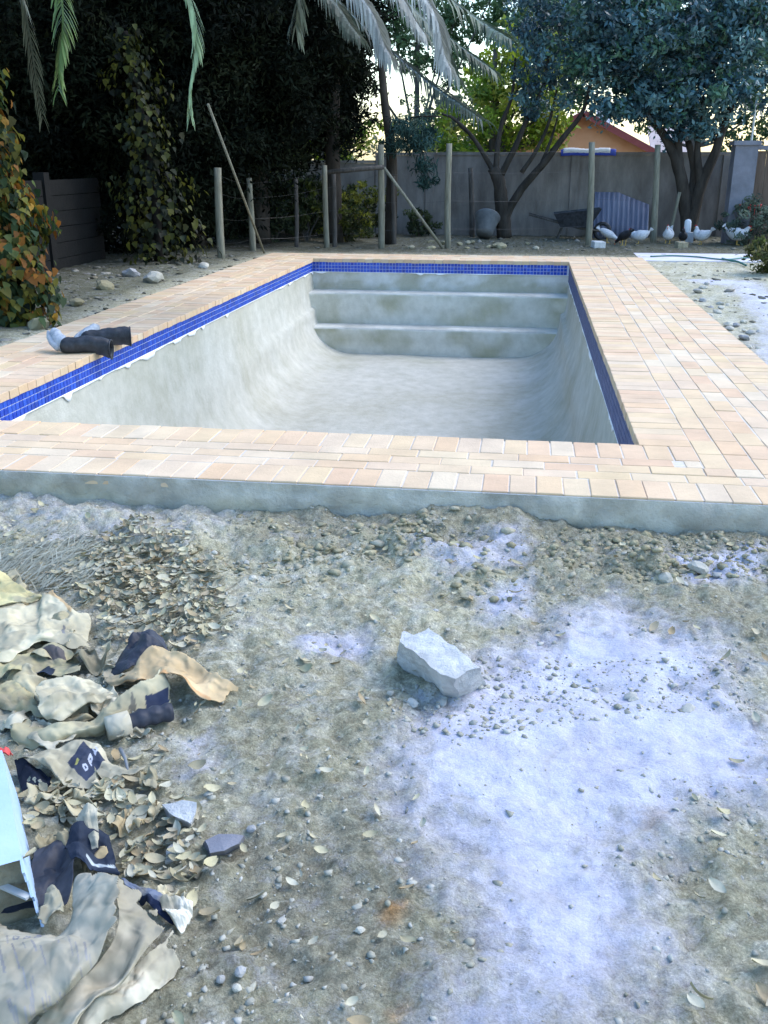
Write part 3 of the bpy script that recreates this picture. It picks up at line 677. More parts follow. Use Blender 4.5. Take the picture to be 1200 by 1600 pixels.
for label, Y, px, bl, cols in far_trees:
    q = PY(px, 280, Y); b = (q[0], Y, -.17); top = min(y for (x, y), r in bl)
    ctr = PY(px, 230, Y); lim = [([b, ctr, PY(px+4, max(top, 0), Y)], .16, .05)]
    for (q_, r) in bl: lim.append(([ctr, PY((px+q_[0])/2, (230+q_[1])/2+8, Y), PY(*q_, Y)], .05, .015))
    tree('background_tree', b, lim, [(PY(*q_, Y+random.uniform(-.8,.8)), (r, r, r*.9)) for q_, r in bl], label, 'trees beyond the boundary wall',
         dens=30, rr=.30, per=44, size=.075, ratio=.45, cols=cols, barkmat='greybark')

# ivy columns
def leaf5(C, N, S, roll):          # five-pointed flat ivy leaf, slightly folded
    n = len(C); up = np.tile(np.array([0, 0, -1.0]), (n, 1))+rvec(n)*.5
    U = up-N*(up*N).sum(1)[:, None]; U /= np.linalg.norm(U, axis=1)[:, None]; T = np.cross(N, U)
    prof = [(-.5,0,0),(-.35,.5,.06),(.1,.38,.1),(.65,0,-.05),(.1,-.38,.1),(-.35,-.5,.06)]
    V = np.stack([C+U*(a*S)[:, None]+T*(b*S)[:, None]+N*(c*S)[:, None] for a, b, c in prof], 1).reshape(-1, 3)
    k = np.arange(n)[:, None]*6; F = np.concatenate([k+np.array([0,1,2,3]), k+np.array([0,3,4,5])]); return V, F
def ivy(name, base, path, radii, n, size, cols, label, post=.1, jit=.35, shoots=0):
    root = empty(name, base, label, 'creeper'); B = np.array(base); ps = spline(path, 40); rs = np.interp(np.linspace(0, 1, 40), np.linspace(0, 1, len(radii)), radii)
    MB().tube([tuple(p-B) for p in ps], list(np.linspace(post, post*.7, 40)), 8, wob=.2).build('stem', M['ivystem'], root, True)
    i = rng.integers(0, 40, n); a = rng.random(n)*2*math.pi; lump = .62+.55*vnoise(a*1.3, i*.22, s=4)+.15*rng.normal(size=n)
    out = np.stack([np.cos(a), np.sin(a), np.zeros(n)], 1); r = rs[i]*np.clip(lump, .25, 1.25)
    C = ps[i]+out*r[:, None]+np.stack([np.zeros(n), np.zeros(n), rng.normal(size=n)*.05], 1)
    N = out+rvec(n)*.55+np.array([0, 0, .35]); N /= np.linalg.norm(N, axis=1)[:, None]
    V, F = leaf5(C, N, size*(.55+.8*rng.random(n)), 0)
    pick = np.clip((vnoise(C[:,0]*4, C[:,1]*4, C[:,2]*4, s=8)*.5+.5)*len(cols)+rng.normal(size=n)*1.0, 0, len(cols)-1).astype(int)
    c = np.array(cols)[pick]*(1+jit*rng.normal(size=(n, 1))).clip(.3, 1.7)
    obj('foliage', mesh('foliage', V-B, F, M['leaf'], False, np.repeat(c, 6, 0)), root); return root
b = P(18, 520, -.12); b = (b[0]-.1, b[1]+.15, gz(b[0], b[1]))
ivy('ivy_column', b, [b, (b[0]-.02, b[1]+.02, .6), (b[0]-.08, b[1]+.05, 1.3), (b[0]-.25, b[1]+.1, 2.2), (b[0]-.4, b[1]+.2, 3.0)], [.46,.52,.46,.36,.3], 6500, .078,
    IV, 'creeper column with orange and yellow leaves beside the pool paving')
b = P(250, 415, -.1); b = (b[0], b[1], gz(b[0], b[1]))
ivy('ivy_column', b, [b, (b[0], b[1], 1.0), (b[0]-.1, b[1], 2.0), (b[0]-.3, b[1]+.1, 3.2)], [.85,.65,.5,.35], 1700, .085,
    [(.02,.03,.012),(.06,.07,.015),(.015,.022,.010),(.09,.095,.018),(.015,.02,.010)], 'dark creeper-clad trunk with dull yellow-green leaves near the leaning pole', .07)

# palm
def palm():
    q = (-6.85, 0, 0); b = (q[0], 11.2, gz(q[0], 11.2)); root = empty('palm_tree', b, 'date palm whose drooping grey-green fronds hang over the pool', 'palm tree'); B = np.array(b)
    top = np.array([q[0]+.15, 11.0, 5.4])
    mb = MB(); ps = spline([b, (q[0]+.05, 11.15, 2.5), top], 44); mb.tube([tuple(p-B) for p in ps], [(.36 if i % 2 else .41)-.0012*i for i in range(44)], 14, wob=.12)
    mb.build('trunk', M['bark'], root, True)
    def frond(tip, mid, lf, colr, dense=64, wid=.5, sag=.45, tilt=0):
        P0 = top; pts = spline([P0, P0*.55+np.array(mid)*.45+np.array([0,0,.75]), np.array(mid), np.array(tip)], 60)
        mb = MB(); mb.tube([tuple(p-B) for p in pts[::2]], list(np.linspace(.03, .006, 30)), 5); me = mb.mesh('rachis', M['frond'])
        c = me.color_attributes['col']; [setattr(d, 'color', (*(np.array(colr)*.8), 1)) for d in c.data]
        fo = obj('frond', me, root)
        V = []; F = []; C = []
        for i in range(dense):
            t = .12+.88*i/(dense-1); k = min(int(t*59), 58); p = pts[k]+(pts[k+1]-pts[k])*(t*59-k); tan = pts[k+1]-pts[k]; tan = tan/np.linalg.norm(tan)
            sd_ = np.cross(tan, [0,0,1.0]); sd_ = sd_/(np.linalg.norm(sd_)+1e-6); ln = lf*(1.05-.55*max(0, t-.55)/.45)*random.uniform(.8, 1.1)
            for s in (-1, 1):
                d0 = tan*.62+sd_*s*wid+np.array([0,0,.12-.2*random.random()]); d0 /= np.linalg.norm(d0)
                q0 = p-B; n0 = len(V); wv = np.cross(d0, [0,0,1.0]); wv = wv/(np.linalg.norm(wv)+1e-6)*.0115; d = d0.copy(); cc = np.array(colr)*random.uniform(.65, 1.3)
                for j in range(4):
                    w_ = (1, 1.1, .8, .1)[j]; V += [tuple(q0-wv*w_), tuple(q0+wv*w_+np.array([0,0,.006]))]; C += [cc, cc]
                    q0 = q0+d*ln/3; d = d+np.array([random.uniform(-.08,.08), random.uniform(-.08,.08), -sag]); d /= np.linalg.norm(d)
                F += [(n0+2*j, n0+2*j+1, n0+2*j+3, n0+2*j+2) for j in range(3)]
        obj('leaflets', mesh('leaflets', V, F, M['frond'], False, np.array(C)), fo)
    G, S, D = (.10,.15,.07), (.30,.32,.30), (.035,.06,.045)
    frond(PY(92,140,8.6), PY(82,-60,8.9), .34, (.13,.20,.05), 90, wid=.35)
    frond(PY(297,178,9.0), PY(280,-40,9.2), .30, (.28,.38,.2), 90, wid=.2)
    frond(PY(66,182,10.5), PY(20,-60,10.2), .35, (.10,.11,.07), wid=.25)
    frond(PY(466,48,10.0), PY(425,-70,10.0), .40, (.20,.23,.17), wid=.3)
    frond(PY(608,85,9.0), PY(520,-50,9.2), .48, S, 120, .5, .85)
    frond(PY(702,105,8.8), PY(610,-60,9.0), .46, S, 120, .5, .85)
    frond(PY(590,45,9.4), PY(500,-80,9.5), .48, (.26,.27,.26), 110, .6, .8)
    frond(PY(660,50,9.6), PY(560,-70,9.7), .46, (.22,.24,.22), 110, .6, .8)
    frond(PY(560,55,9.8), PY(470,-50,10.0), .42, (.12,.15,.12), 100, .6, .7)
    frond(PY(715,120,10.0), PY(620,-10,10.2), .40, (.09,.13,.10), 100, .6, .7)
    frond(PY(770,110,10.6), PY(650,20,10.8), .46, (.05,.09,.06), 90, .6, .6)
    frond(PY(750,185,10.2), PY(600,70,10.8), .46, D, 74, .6, .5)
    frond(PY(795,60,10.2), PY(690,-10,10.6), .5, (.06,.10,.06), 74, .6, .5)
    for k in range(7):             # the rest of the crown, above the picture
        a = -2.2+k*.95; mid = top+np.array([math.cos(a)*2.0, math.sin(a)*2.0, 1.0]); tip = top+np.array([math.cos(a)*3.6, math.sin(a)*3.6, -.2])
        frond(tip, mid, .45, G, 40)
palm()

# ------------------------------------------------------------------ walls and house
def wall_seg(name, x0, x1, Y, h, label, m_, th=.16, cap=.03):
    r = empty(name, ((x0+x1)/2, Y, -.17), label, 'wall'); B = np.array(r.location)
    mb = MB().box((x0,Y,-.4), (x1,Y+th,h)); mb.build('wall', M[m_], r, origin=B)
    mb = MB().box((x0-.0,Y-cap,h+.002), (x1+.0,Y+th+cap,h+.06)); mb.build('coping', M[m_], r, origin=B)
    x = x0+1.2
    while x < x1-.3:
        MB().box((x-.09,Y-.045,-.4), (x+.09,Y-.002,h-.004)).build('pier', M[m_], r, origin=B); x += 3.1
    return r
xa = PY(585,300,22)[0]; xb = PY(1160,300,22)[0]
wall_seg('boundary_wall', -9.5, xa, 22.0, 1.40, 'lower brownish stretch of plastered boundary wall under the evergreens', 'wall')
wall_seg('boundary_wall', xa+.02, xb, 22.02, 1.56, 'grey-brown plastered boundary wall behind the hens', 'wall')
# left precast wall: posts and stacked panels
pwall = empty('precast_wall', (-6.9, 13.2, -.15), 'dark precast panel wall between the orange creeper and the evergreens', 'wall')
for j in range(4):
    y0 = 7.5+j*1.9; x0 = -6.62-.02*j
    MB().box((-.08,-.08,-.2), (.08,.08,1.38)).build('post', M['slab'], pwall).location = (x0+6.9, y0-13.2, .15-.1)
    for k in range(6):
        o = MB().box((-.025,-.86,0), (.025,.86,.205)).build('panel', M['slab'], pwall); o.location = (x0+6.9-.0, y0+.95-13.2, .1+k*.215-.05); o.rotation_euler = (random.uniform(-.004,.004), 0, 0)
# grey pillar, brown wall, pole
q = PY(1148, 385, 20.3); X0 = q[0]
pil = empty('gate_pillar', (X0, 20.3, -.17), 'pale grey square pillar beside the brown door', 'pillar'); B = np.array(pil.location)
MB().box((X0-.22,20.2,-.3), (X0+.2,20.62,1.72)).build('shaft', M['pillar'], pil, origin=B); MB().box((X0-.26,20.16,1.722), (X0+.24,20.66,1.80)).build('cap', M['pillar'], pil, origin=B)
M['brown'] = mat('brown_board', (.10,.07,.05), (.17,.12,.09), 4, .9, .3, 15, stretch=(6,6,.5))
sh = empty('wooden_gate', (X0+1.1, 20.6, -.17), 'dark brown boarded gate to the right of the grey pillar', 'gate'); B = np.array(sh.location)
for k in range(9):
    MB().box((X0+.24+k*.19,20.5,-.1), (X0+.24+k*.19+.182,20.53,1.62)).build('board', M['brown'], sh, origin=B)
MB().box((X0+.22,20.44,1.64), (X0+2.0,20.56,1.72)).build('top_rail', M['pillar'], sh, origin=B)
MB().box((X0+.22,20.535,.3), (X0+2.0,20.58,.4)).build('back_rail', M['brown'], sh, origin=B)
q = PY(1174, 220, 21); MB_ = MB().tube([(0,0,-.3),(0,0,2.6)], .022, 8)
o = MB_.build('thin_pole', M['galv']); o.location = (q[0], 21, 0); tag(o, 'thin upright metal pole behind the brown gate', 'pole')
# house
HY = 40.0
hs_ = empty('house', (PY(960,240,HY)[0], HY, -.17), 'orange plastered house with dark red gable trim beyond the wall', 'house'); B = np.array(hs_.location)
ap = PY(912,178,HY); er = PY(1010,232,HY); xl_ = 2*ap[0]-er[0]
x0h, x1h = PY(775,240,HY)[0], PY(1075,240,HY)[0]
V = [(xl_,HY,-.4),(er[0],HY,-.4),(er[0],HY,er[2]),(ap[0],HY,ap[2]-.1),(xl_,HY,er[2])]; V2 = [(x,y+7,z) for x,y,z in V]
MB().add(V+V2, [(0,1,2,3,4),(9,8,7,6,5),(1,6,7,2),(0,4,9,5)]).build('wall', M['orange'], hs_, origin=B)
MB().box((er[0]+.01,HY+.6,-.4), (x1h,HY+6,er[2]-.35)).build('side_wall', M['orange'], hs_, origin=B)
MB().box((x0h,HY+.8,-.4), (xl_-.01,HY+6,er[2]-.3)).build('side_wall', M['orange'], hs_, origin=B)
for s, ex in ((1, er[0]), (-1, xl_)):
    a = np.array([ap[0], 0, ap[2]]); e = np.array([ex+s*.45, 0, er[2]-.22]); t = (e-a)/np.linalg.norm(e-a); n = np.array([-t[2], 0, t[0]])*(1 if s > 0 else -1)
    def slab(y0, y1, d0, d1): 
        pts = [a+n*d0, e+n*d0, e+n*d1, a+n*d1]; return [(p[0],y0,p[2]) for p in pts]+[(p[0],y1,p[2]) for p in pts]
    FB_ = [(0,1,2,3),(7,6,5,4),(0,4,5,1),(1,5,6,2),(2,6,7,3),(3,7,4,0)]
    r = MB().add(slab(HY-.35, HY+7.3, .02, .12), FB_).build('roof', M['roof'], hs_, origin=B)
    MB().add(slab(HY-.40, HY-.355, -.12, .10), FB_).build('fascia', M['fascia'], hs_, origin=B)
a = MB().add([(er[0]+.3,HY+.3,er[2]-.36),(x1h+.4,HY+.3,er[2]-.36),(x1h+.4,HY+3.3,er[2]+.9),(er[0]+.3,HY+3.3,er[2]+.9)], [(0,1,2,3)]).build('roof', M['roof'], hs_, origin=B)
a.modifiers.new('s', 'SOLIDIFY').thickness = .08
q = PY(942,186,HY+2); MB().box((q[0]-.25,HY+2,q[2]-1.2), (q[0]+.3,HY+2.5,q[2]+.35)).build('chimney', M['white'], hs_, origin=B)
# white and blue sheet on top of the wall
def rag(name, A, Bp, top, drop, m_, label, cat, th=.012, Y=22):
    V = []; n = 24
    for i in range(n):
        t = i/(n-1); x = A+(Bp-A)*t; zt = top+.012*math.sin(9*t)+.01*random.random(); dd = drop*(1+.12*math.sin(7*t+1))
        V += [(x,Y+.22,zt-.02),(x,Y+.05,zt),(x,Y-.045,zt-.005),(x,Y-.06,zt-dd*.5),(x,Y-.058-.01*random.random(),zt-dd)]
    F = [(5*i+j, 5*i+5+j, 5*i+6+j, 5*i+1+j) for i in range(n-1) for j in range(4)]
    o = obj(name, mesh(name, np.array(V)-np.array([A, Y, top]), F, M[m_], True), None, (A, Y, top)); o.modifiers.new('s', 'SOLIDIFY').thickness = th
    return tag(o, label, cat)
xa_, xb_ = PY(880,240,22)[0], PY(953,240,22)[0]
rag('draped_sheet', xa_, xb_, 1.68, .08, 'white', 'white sheet draped over the top of the boundary wall', 'sheet')
rag('draped_sheet', xa_-.05, xb_+.12, 1.655, .11, 'bluefab', 'blue sheet under the white one on the wall top', 'sheet', Y=22.01)

# ------------------------------------------------------------------ posts, rails, poles of the run
fence = empty('run_fence', (-1.4, 18.6, -.17), 'fence of weathered round poles and thin wire round the hen run', 'fence'); FBo = np.array(fence.location)
posts = []
def post(px0, py0, px1, py1, Y, r, m_='pole', z0=None):
    a = np.array(P(px1, py1, -.14)) if Y is None else PY(px1, py1, Y); Yb = a[1]; t = PY(px0, py0, Yb)
    a = np.array([a[0], a[1], gz(a[0], a[1])-.15]); mid = (a+t)/2+np.array([random.uniform(-.02,.02), 0, 0])
    MB().tube([tuple(p-FBo) for p in spline([a, mid, t], 7)], list(np.linspace(r*1.05, r*.92, 7)), 10, wob=.08).build('post', M[m_], fence, True)
    posts.append((a, t)); return t
for p in [(340,262,347,414,None,.062),(389,278,396,400,None,.055),(507,258,511,392,None,.052),(521,268,523,392,18.4,.045,'darkpole'),(595,226,596,393,None,.060),
          (614,275,616,390,19.0,.045,'darkpole'),(702,224,700,393,None,.058),(735,262,738,375,21.3,.055,'darkpole'),(925,222,919,388,None,.062),(1028,226,1021,383,None,.062),
          (1062,300,1046,360,20.8,.035),(462,280,463,392,18.2,.04,'darkpole')]:
    post(*p)
def bar(px0, py0, Y0, px1, py1, Y1, r, m_, name, par=fence):
    a, c = PY(px0, py0, Y0), PY(px1, py1, Y1); return MB().tube([tuple(a-FBo), tuple(c-FBo)], r, 8).build(name, M[m_], par, True)
bar(512,269,17.9,600,261,18.0,.04,'darkpole','rail'); bar(600,262,18.0,692,388,18.3,.028,'pole','brace')
order = [0,1,2,4,6,8,9]
for a, c in zip(order[:-1], order[1:]):
    for f_ in (.25,.5,.75,.93):
        p0 = posts[a][0]*(1-f_)+posts[a][1]*f_; p1 = posts[c][0]*(1-f_)+posts[c][1]*f_; md = (p0+p1)/2-np.array([0,0,.03])
        MB().tube([tuple(p-FBo) for p in spline([p0, md, p1], 6)], .0016, 4).build('wire', M['wire'], fence)
a, c = PY(414,398,16.6), PY(325,163,14.3)
o = MB().tube([(0,0,0), tuple(c-a)], .019, 8).build('leaning_pole', M['pole'], None, True); o.location = a; tag(o, 'long thin metal pole leaning into the dark evergreens', 'pole')

# ------------------------------------------------------------------ odds and ends in the run
# corrugated sheet
A = PY(926,372,21.6); Wd = PY(1012,372,21.6)[0]-A[0]; n = 60; V = []
for i in range(n):
    t = i/(n-1); hgt = (.92-.02*t) if t < .45 else .90-.42*(t-.45)
    for j in range(4):
        v = j/3; V.append((Wd*t, .30*v+.022*math.sin(t*2*math.pi*11), hgt*v*1.0))
F = [(4*i+j, 4*i+4+j, 4*i+5+j, 4*i+1+j) for i in range(n-1) for j in range(3)]
o = obj('corrugated_sheet', mesh('corrugated_sheet', V, F, M['corr'], True), None, (A[0], 21.55, gz(A[0],21.5))); o.modifiers.new('s','SOLIDIFY').thickness = .004
tag(o, 'blue-grey corrugated sheet leaning against the boundary wall behind the hens', 'metal sheet')
# wheelbarrow
q = P(890, 366, -.14); wb = empty('wheelbarrow', (q[0], 21.0, gz(q[0],21.0)), 'dark wheelbarrow tipped beside the corrugated sheet', 'wheelbarrow')
bmv = [(-.30,-.25,.25),(.28,-.25,.25),(.28,.25,.25),(-.30,.25,.25),(-.45,-.33,.52),(.50,-.33,.62),(.50,.33,.62),(-.45,.33,.52)]
tray = MB().add(bmv, [(3,2,1,0),(0,1,5,4),(1,2,6,5),(2,3,7,6),(3,0,4,7)]).build('tray', M['black'], wb); tray.modifiers.new('s','SOLIDIFY').thickness = .015
for s in (-1, 1):
    MB().tube([(.55,s*.08,.17),(.1,s*.2,.23),(-.95,s*.28,.50)], .02, 8).build('handle', M['darkpole'], wb, True)
    MB().tube([(-.25,s*.2,.27),(-.35,s*.22,0)], .018, 8).build('leg', M['darkpole'], wb)
mb = MB(); mb.tube([(.56+.15*math.cos(t),0,.17+.15*math.sin(t)) for t in np.linspace(0, 2*math.pi, 20)], .04, 8); mb.tube([(.56,-.08,.17),(.56,.08,.17)], .03, 8)
mb.build('wheel', M['black'], wb, True)
# pale tub leaning on the multi-stem tree
q = P(762, 369, -.14); V = []; F = []; n = 22
prof = [(.02,0),(.17,0),(.24,.40),(.265,.42),(.265,.44),(.235,.44),(.16,.03),(.02,.03)]
for r_, z_ in prof:
    for k in range(n): V.append((r_*math.cos(2*math.pi*k/n), r_*math.sin(2*math.pi*k/n), z_))
F = [(i*n+k, i*n+(k+1)%n, (i+1)*n+(k+1)%n, (i+1)*n+k) for i in range(len(prof)-1) for k in range(n)]
o = obj('plastic_tub', mesh('plastic_tub', V, F, M['tub'], True), None, (q[0], 20.7, gz(q[0],20.7)+.1)); o.rotation_euler = (-.75, .15, 0)
tag(o, 'pale plastic tub leaning beside the multi-stemmed trunk', 'tub')
# hens
def hen(px, py, Y, yaw, m_, label, spine, sc=1.0, group='hens in the run'):
    # spine: (along, height, half-width, half-height) from rump to head, metres; one continuous body
    q = PY(px, py, Y); r = empty('hen', (q[0], Y, gz(q[0], Y)), label, 'hen', group); r.rotation_euler = (0, 0, yaw); sc *= .88; r.scale = (sc, sc, sc)
    S = spline(spine, 26); V = []; n = 14
    for i, (x, z, wv, hv) in enumerate(S):
        for k in range(n):
            a = 2*math.pi*k/n; tx = S[min(i+1,25)]-S[max(i-1,0)]; l_ = math.hypot(tx[0], tx[1])+1e-6; nxv, nzv = -tx[1]/l_, tx[0]/l_
            wv_ = max(wv, .004); hv_ = max(hv, .004); V.append((x+nxv*math.sin(a)*hv_, wv_*math.cos(a), z+nzv*math.sin(a)*hv_))
    F = [(i*n+k, i*n+(k+1)%n, (i+1)*n+(k+1)%n, (i+1)*n+k) for i in range(25) for k in range(n)]+[tuple(range(n-1,-1,-1)), tuple(25*n+k for k in range(n))]
    obj('body', mesh('body', V, F, M[m_], True), r)
    hx, hz = spine[-1][0], spine[-1][1]; px_, pz_ = spine[-2][0], spine[-2][1]; d = math.atan2(hz-pz_, hx-px_); dx = 1 if hx >= px_ else -1
    fx, fz = (.9*dx, -.15) if d > -.4 else (math.cos(d), math.sin(d))
    MB().tube([(hx,0,hz-.005),(hx+fx*.05,0,hz-.01+fz*.05)], [.011,.002], 6).build('beak', M['beak'], r)
    mb = MB()
    for k in range(4): mb.tube([(hx-.02*dx+.014*k*dx-.01*dx,0,hz+.02),(hx-.02*dx+.014*k*dx-.012*dx,0,hz+.048+.008*(k%2))], [.008,.004], 5)
    mb.build('comb', M['comb'], r); MB().tube([(hx+.012*dx,0,hz-.015),(hx+.012*dx,0,hz-.045)], [.006,.009], 6).build('wattle', M['comb'], r)
    tx, tz = spine[0][0], spine[0][1]; V = []; 
    for k in range(7):
        a = .5+.16*k; V += [(tx+.03,(-.03+.01*k),tz-.02),(tx+.03,(-.02+.01*k),tz-.02),(tx-.075*math.cos(a)+.0,(-.035+.012*k),tz+.09*math.sin(a)),(tx-.085*math.cos(a),(-.042+.012*k),tz+.08*math.sin(a))]
    t_ = obj('tail', mesh('tail', V, [tuple(range(4*k,4*k+4)) for k in range(7)], M[m_]), r); t_.modifiers.new('s','SOLIDIFY').thickness = .008
    for s in (-1, 1):
        mb = MB().tube([(.0,s*.045,.12),(.005,s*.045,0)], .009, 6)
        for a in (-.5, 0, .5): mb.tube([(.005,s*.045,.008),(.055*math.cos(a),s*.045+.055*math.sin(a),.006)], .006, 5)
        mb.build('leg', M['beak'], r)
up = [(-.21,.30,.01,.01),(-.16,.27,.06,.06),(-.06,.21,.115,.11),(.05,.20,.115,.12),(.11,.26,.075,.09),(.125,.32,.045,.05),(.135,.36,.034,.036),(.16,.362,.014,.016)]
peck = [(-.19,.30,.01,.01),(-.13,.28,.06,.06),(-.03,.23,.10,.09),(.08,.18,.085,.085),(.16,.14,.05,.05),(.23,.09,.034,.034),(.27,.06,.03,.03),(.29,.045,.012,.012)]
side_ = [(-.22,.30,.01,.01),(-.17,.27,.06,.06),(-.06,.21,.115,.115),(.06,.20,.11,.115),(.13,.24,.07,.075),(.165,.29,.042,.044),(.19,.31,.034,.034),(.215,.305,.014,.014)]
hen(948,378,19.9,-.1,'henwhite','white hen stooping to peck beside the thick fence pole',peck,.95)
hen(975,383,19.5,2.2,'henblack','black hen between two white hens in front of the corrugated sheet',peck,1.0)
hen(998,378,19.9,3.0,'henwhite','plump white hen next to the pole in front of the corrugated sheet',[(a,b*.92,c*1.1,d) for a,b,c,d in side_],1.0)
hen(1043,381,20.0,-1.9,'henwhite','upright white hen with raised neck near the leaning short stick',up,1.0)
hen(1066,381,20.1,1.4,'henblack','black hen under the spreading tree before the white drinker',up,.85)
hen(1095,381,20.0,2.6,'henwhite','upright white hen looking along the wall under the spreading tree',up,1.0)
hen(1150,386,19.7,-.1,'henwhite','white hen walking past the shrub by the grey pillar',side_,1.15)
q = PY(1073, 368, 20.5); mb = MB(); mb.tube([(0,0,0),(0,0,.015),(0,0,.20),(0,0,.235),(0,0,.25)], [.06,.068,.066,.05,.012], 16)
o = mb.build('poultry_drinker', M['white'], None, True); o.location = (q[0], 20.5, gz(q[0],20.5)+.18); 
mb2 = MB().box((-.12,-.1,-.2), (.12,.1,-.001)); o2 = mb2.build('stand_block', M['concrete'], o); tag(o, 'white bottle-shaped drinker on a block behind the black hen', 'drinker')
# little blocks by the posts
for px, py, Y, m_, lb, s in ((934,389,18.9,'block','pale small block at the foot of the thick fence pole',(.11,.1,.12)), (1064,387,19.2,'card','tan small block on the soil before the black hen',(.10,.08,.10))):
    q = PY(px, py, Y); me = MB().box((-s[0],-s[1],-.03), (s[0],s[1],s[2])).mesh('small_block', M[m_]); o = obj('small_block', me, None, (q[0], Y, gz(q[0],Y))); o.rotation_euler = (.05,.04,.3)
    bv = o.modifiers.new('b','BEVEL'); bv.width = .012; bv.segments = 2; tag(o, lb, 'block')
# shrubs
def shrub(name, px, py, Y, r, cols, label, size=.05, n=60, ratio=.35, flowers=None):
    q = PY(px, py, Y); b = (q[0], Y, gz(q[0], Y)); rt = empty(name, b, label, 'shrub'); mb = MB()
    for k in range(8):
        a = random.uniform(0, 6.28); mb.tube([(0,0,-.03),(math.cos(a)*r*.3,math.sin(a)*r*.3,r*.6),(math.cos(a)*r*.7,math.sin(a)*r*.7,r*1.2)], [.018,.012,.004], 5)
    mb.build('stem', M['greybark'], rt)
    V, F, c = leafset(blob_clumps([((0,0,r*.85),(r,r,r*.85))], n, .12), 40, size, ratio, cols, -.3)
    obj('foliage', mesh('foliage', V, F, M['leaf'], False, c), rt)
    if flowers:
        for k in range(6):
            a = random.uniform(0, 6.28); o = MB().tube([(0,0,-.15),(0,0,0),(0,0,.02),(0,0,.035)], [.003,.006,.022,.012], 7).build('flower', M['red'], rt); o.location = (math.cos(a)*r*.5, math.sin(a)*r*.5, r*1.35+random.uniform(0,.08))
shrub('shrub', 1168, 388, 19.9, .50, [(.09,.13,.10),(.13,.18,.14),(.06,.09,.07)], 'grey-green shrub with a few red flowers before the pillar', .045, 330, .3, True)
shrub('shrub', 1205, 425, 14.6, .32, [(.08,.10,.03),(.05,.07,.025),(.13,.13,.05)], 'low olive shrub at the end of the pale path', .04, 500)
shrub('shrub', 545, 388, 19.6, .52, [(.10,.12,.02),(.05,.07,.02),(.18,.19,.03),(.04,.05,.02)], 'yellowish weedy shrub inside the run below the dark rail', .05, 170)
shrub('shrub', 480, 392, 19.4, .40, [(.04,.06,.025),(.07,.09,.03),(.03,.04,.02)], 'dull green shrub by the short post under the evergreens', .05, 170)
shrub('shrub', 430, 392, 19.0, .45, [(.03,.05,.03),(.05,.07,.035)], 'dark low shrub under the evergreen boughs', .05, 170)
for px, Y, r, cs, lb in ((365,19.5,.62,[(.02,.035,.02),(.035,.055,.025),(.012,.02,.012)],'tall dark shrub behind the leaning pole foot'),(450,20.6,.70,[(.05,.075,.02),(.10,.13,.025),(.025,.04,.015)],'mid-green bushy shrub against the lower wall'),
                         (500,21.0,.72,[(.02,.03,.015),(.05,.07,.02),(.03,.045,.02)],'dark bushy shrub against the lower wall below the evergreen'),(560,21.0,.66,[(.09,.11,.02),(.03,.045,.015),(.16,.17,.03)],'yellow-tinged shrub against the wall between post and conifer'),
                         (400,21.0,.75,[(.015,.025,.014),(.03,.045,.02)],'blackish shrub deep under the evergreens'),(655,21.4,.34,[(.04,.06,.03),(.06,.085,.035)],'small green weed clump at the wall below the metal brace')):
    shrub('shrub', px, 385, Y, r, cs, lb, .05, 230)
# path and hoses
mb = MB(); V = []; F = []
xs = np.linspace(OXR+.03, 9.5, 60)
for x in xs:
    V += [(x, 16.35+.04*mnoise.noise(Vector((x*1.3,0,0))), -.40), (x, 16.35+.04*mnoise.noise(Vector((x*1.3,0,0))), -.072), (x, 17.75+.04*mnoise.noise(Vector((x*1.3,5,0))), -.07), (x, 17.75+.04*mnoise.noise(Vector((x*1.3,5,0))), -.4)]
F = [(4*i+j, 4*i+4+j, 4*i+5+j, 4*i+1+j) for i in range(59) for j in range(3)]
tag(obj('path', mesh('path', V, F, M['path'])), kind='structure')
def hose(pts, r, label):
    ps = spline([P(x, y, -.10) for x, y in pts], 60); ps[:, 2] = -.07+r+.004; o = MB().tube([tuple(p-ps[0]) for p in ps], r, 8).build('garden_hose', M['hose'], None, True)
    o.location = ps[0]; tag(o, label, 'hose')
hose([(1016,405),(1050,404),(1090,406),(1130,410),(1165,407),(1210,404)], .012, 'green garden hose lying along the pale path')
hose([(1128,409),(1140,412),(1152,414),(1165,420)], .016, 'short loose end of green hose off the path edge')

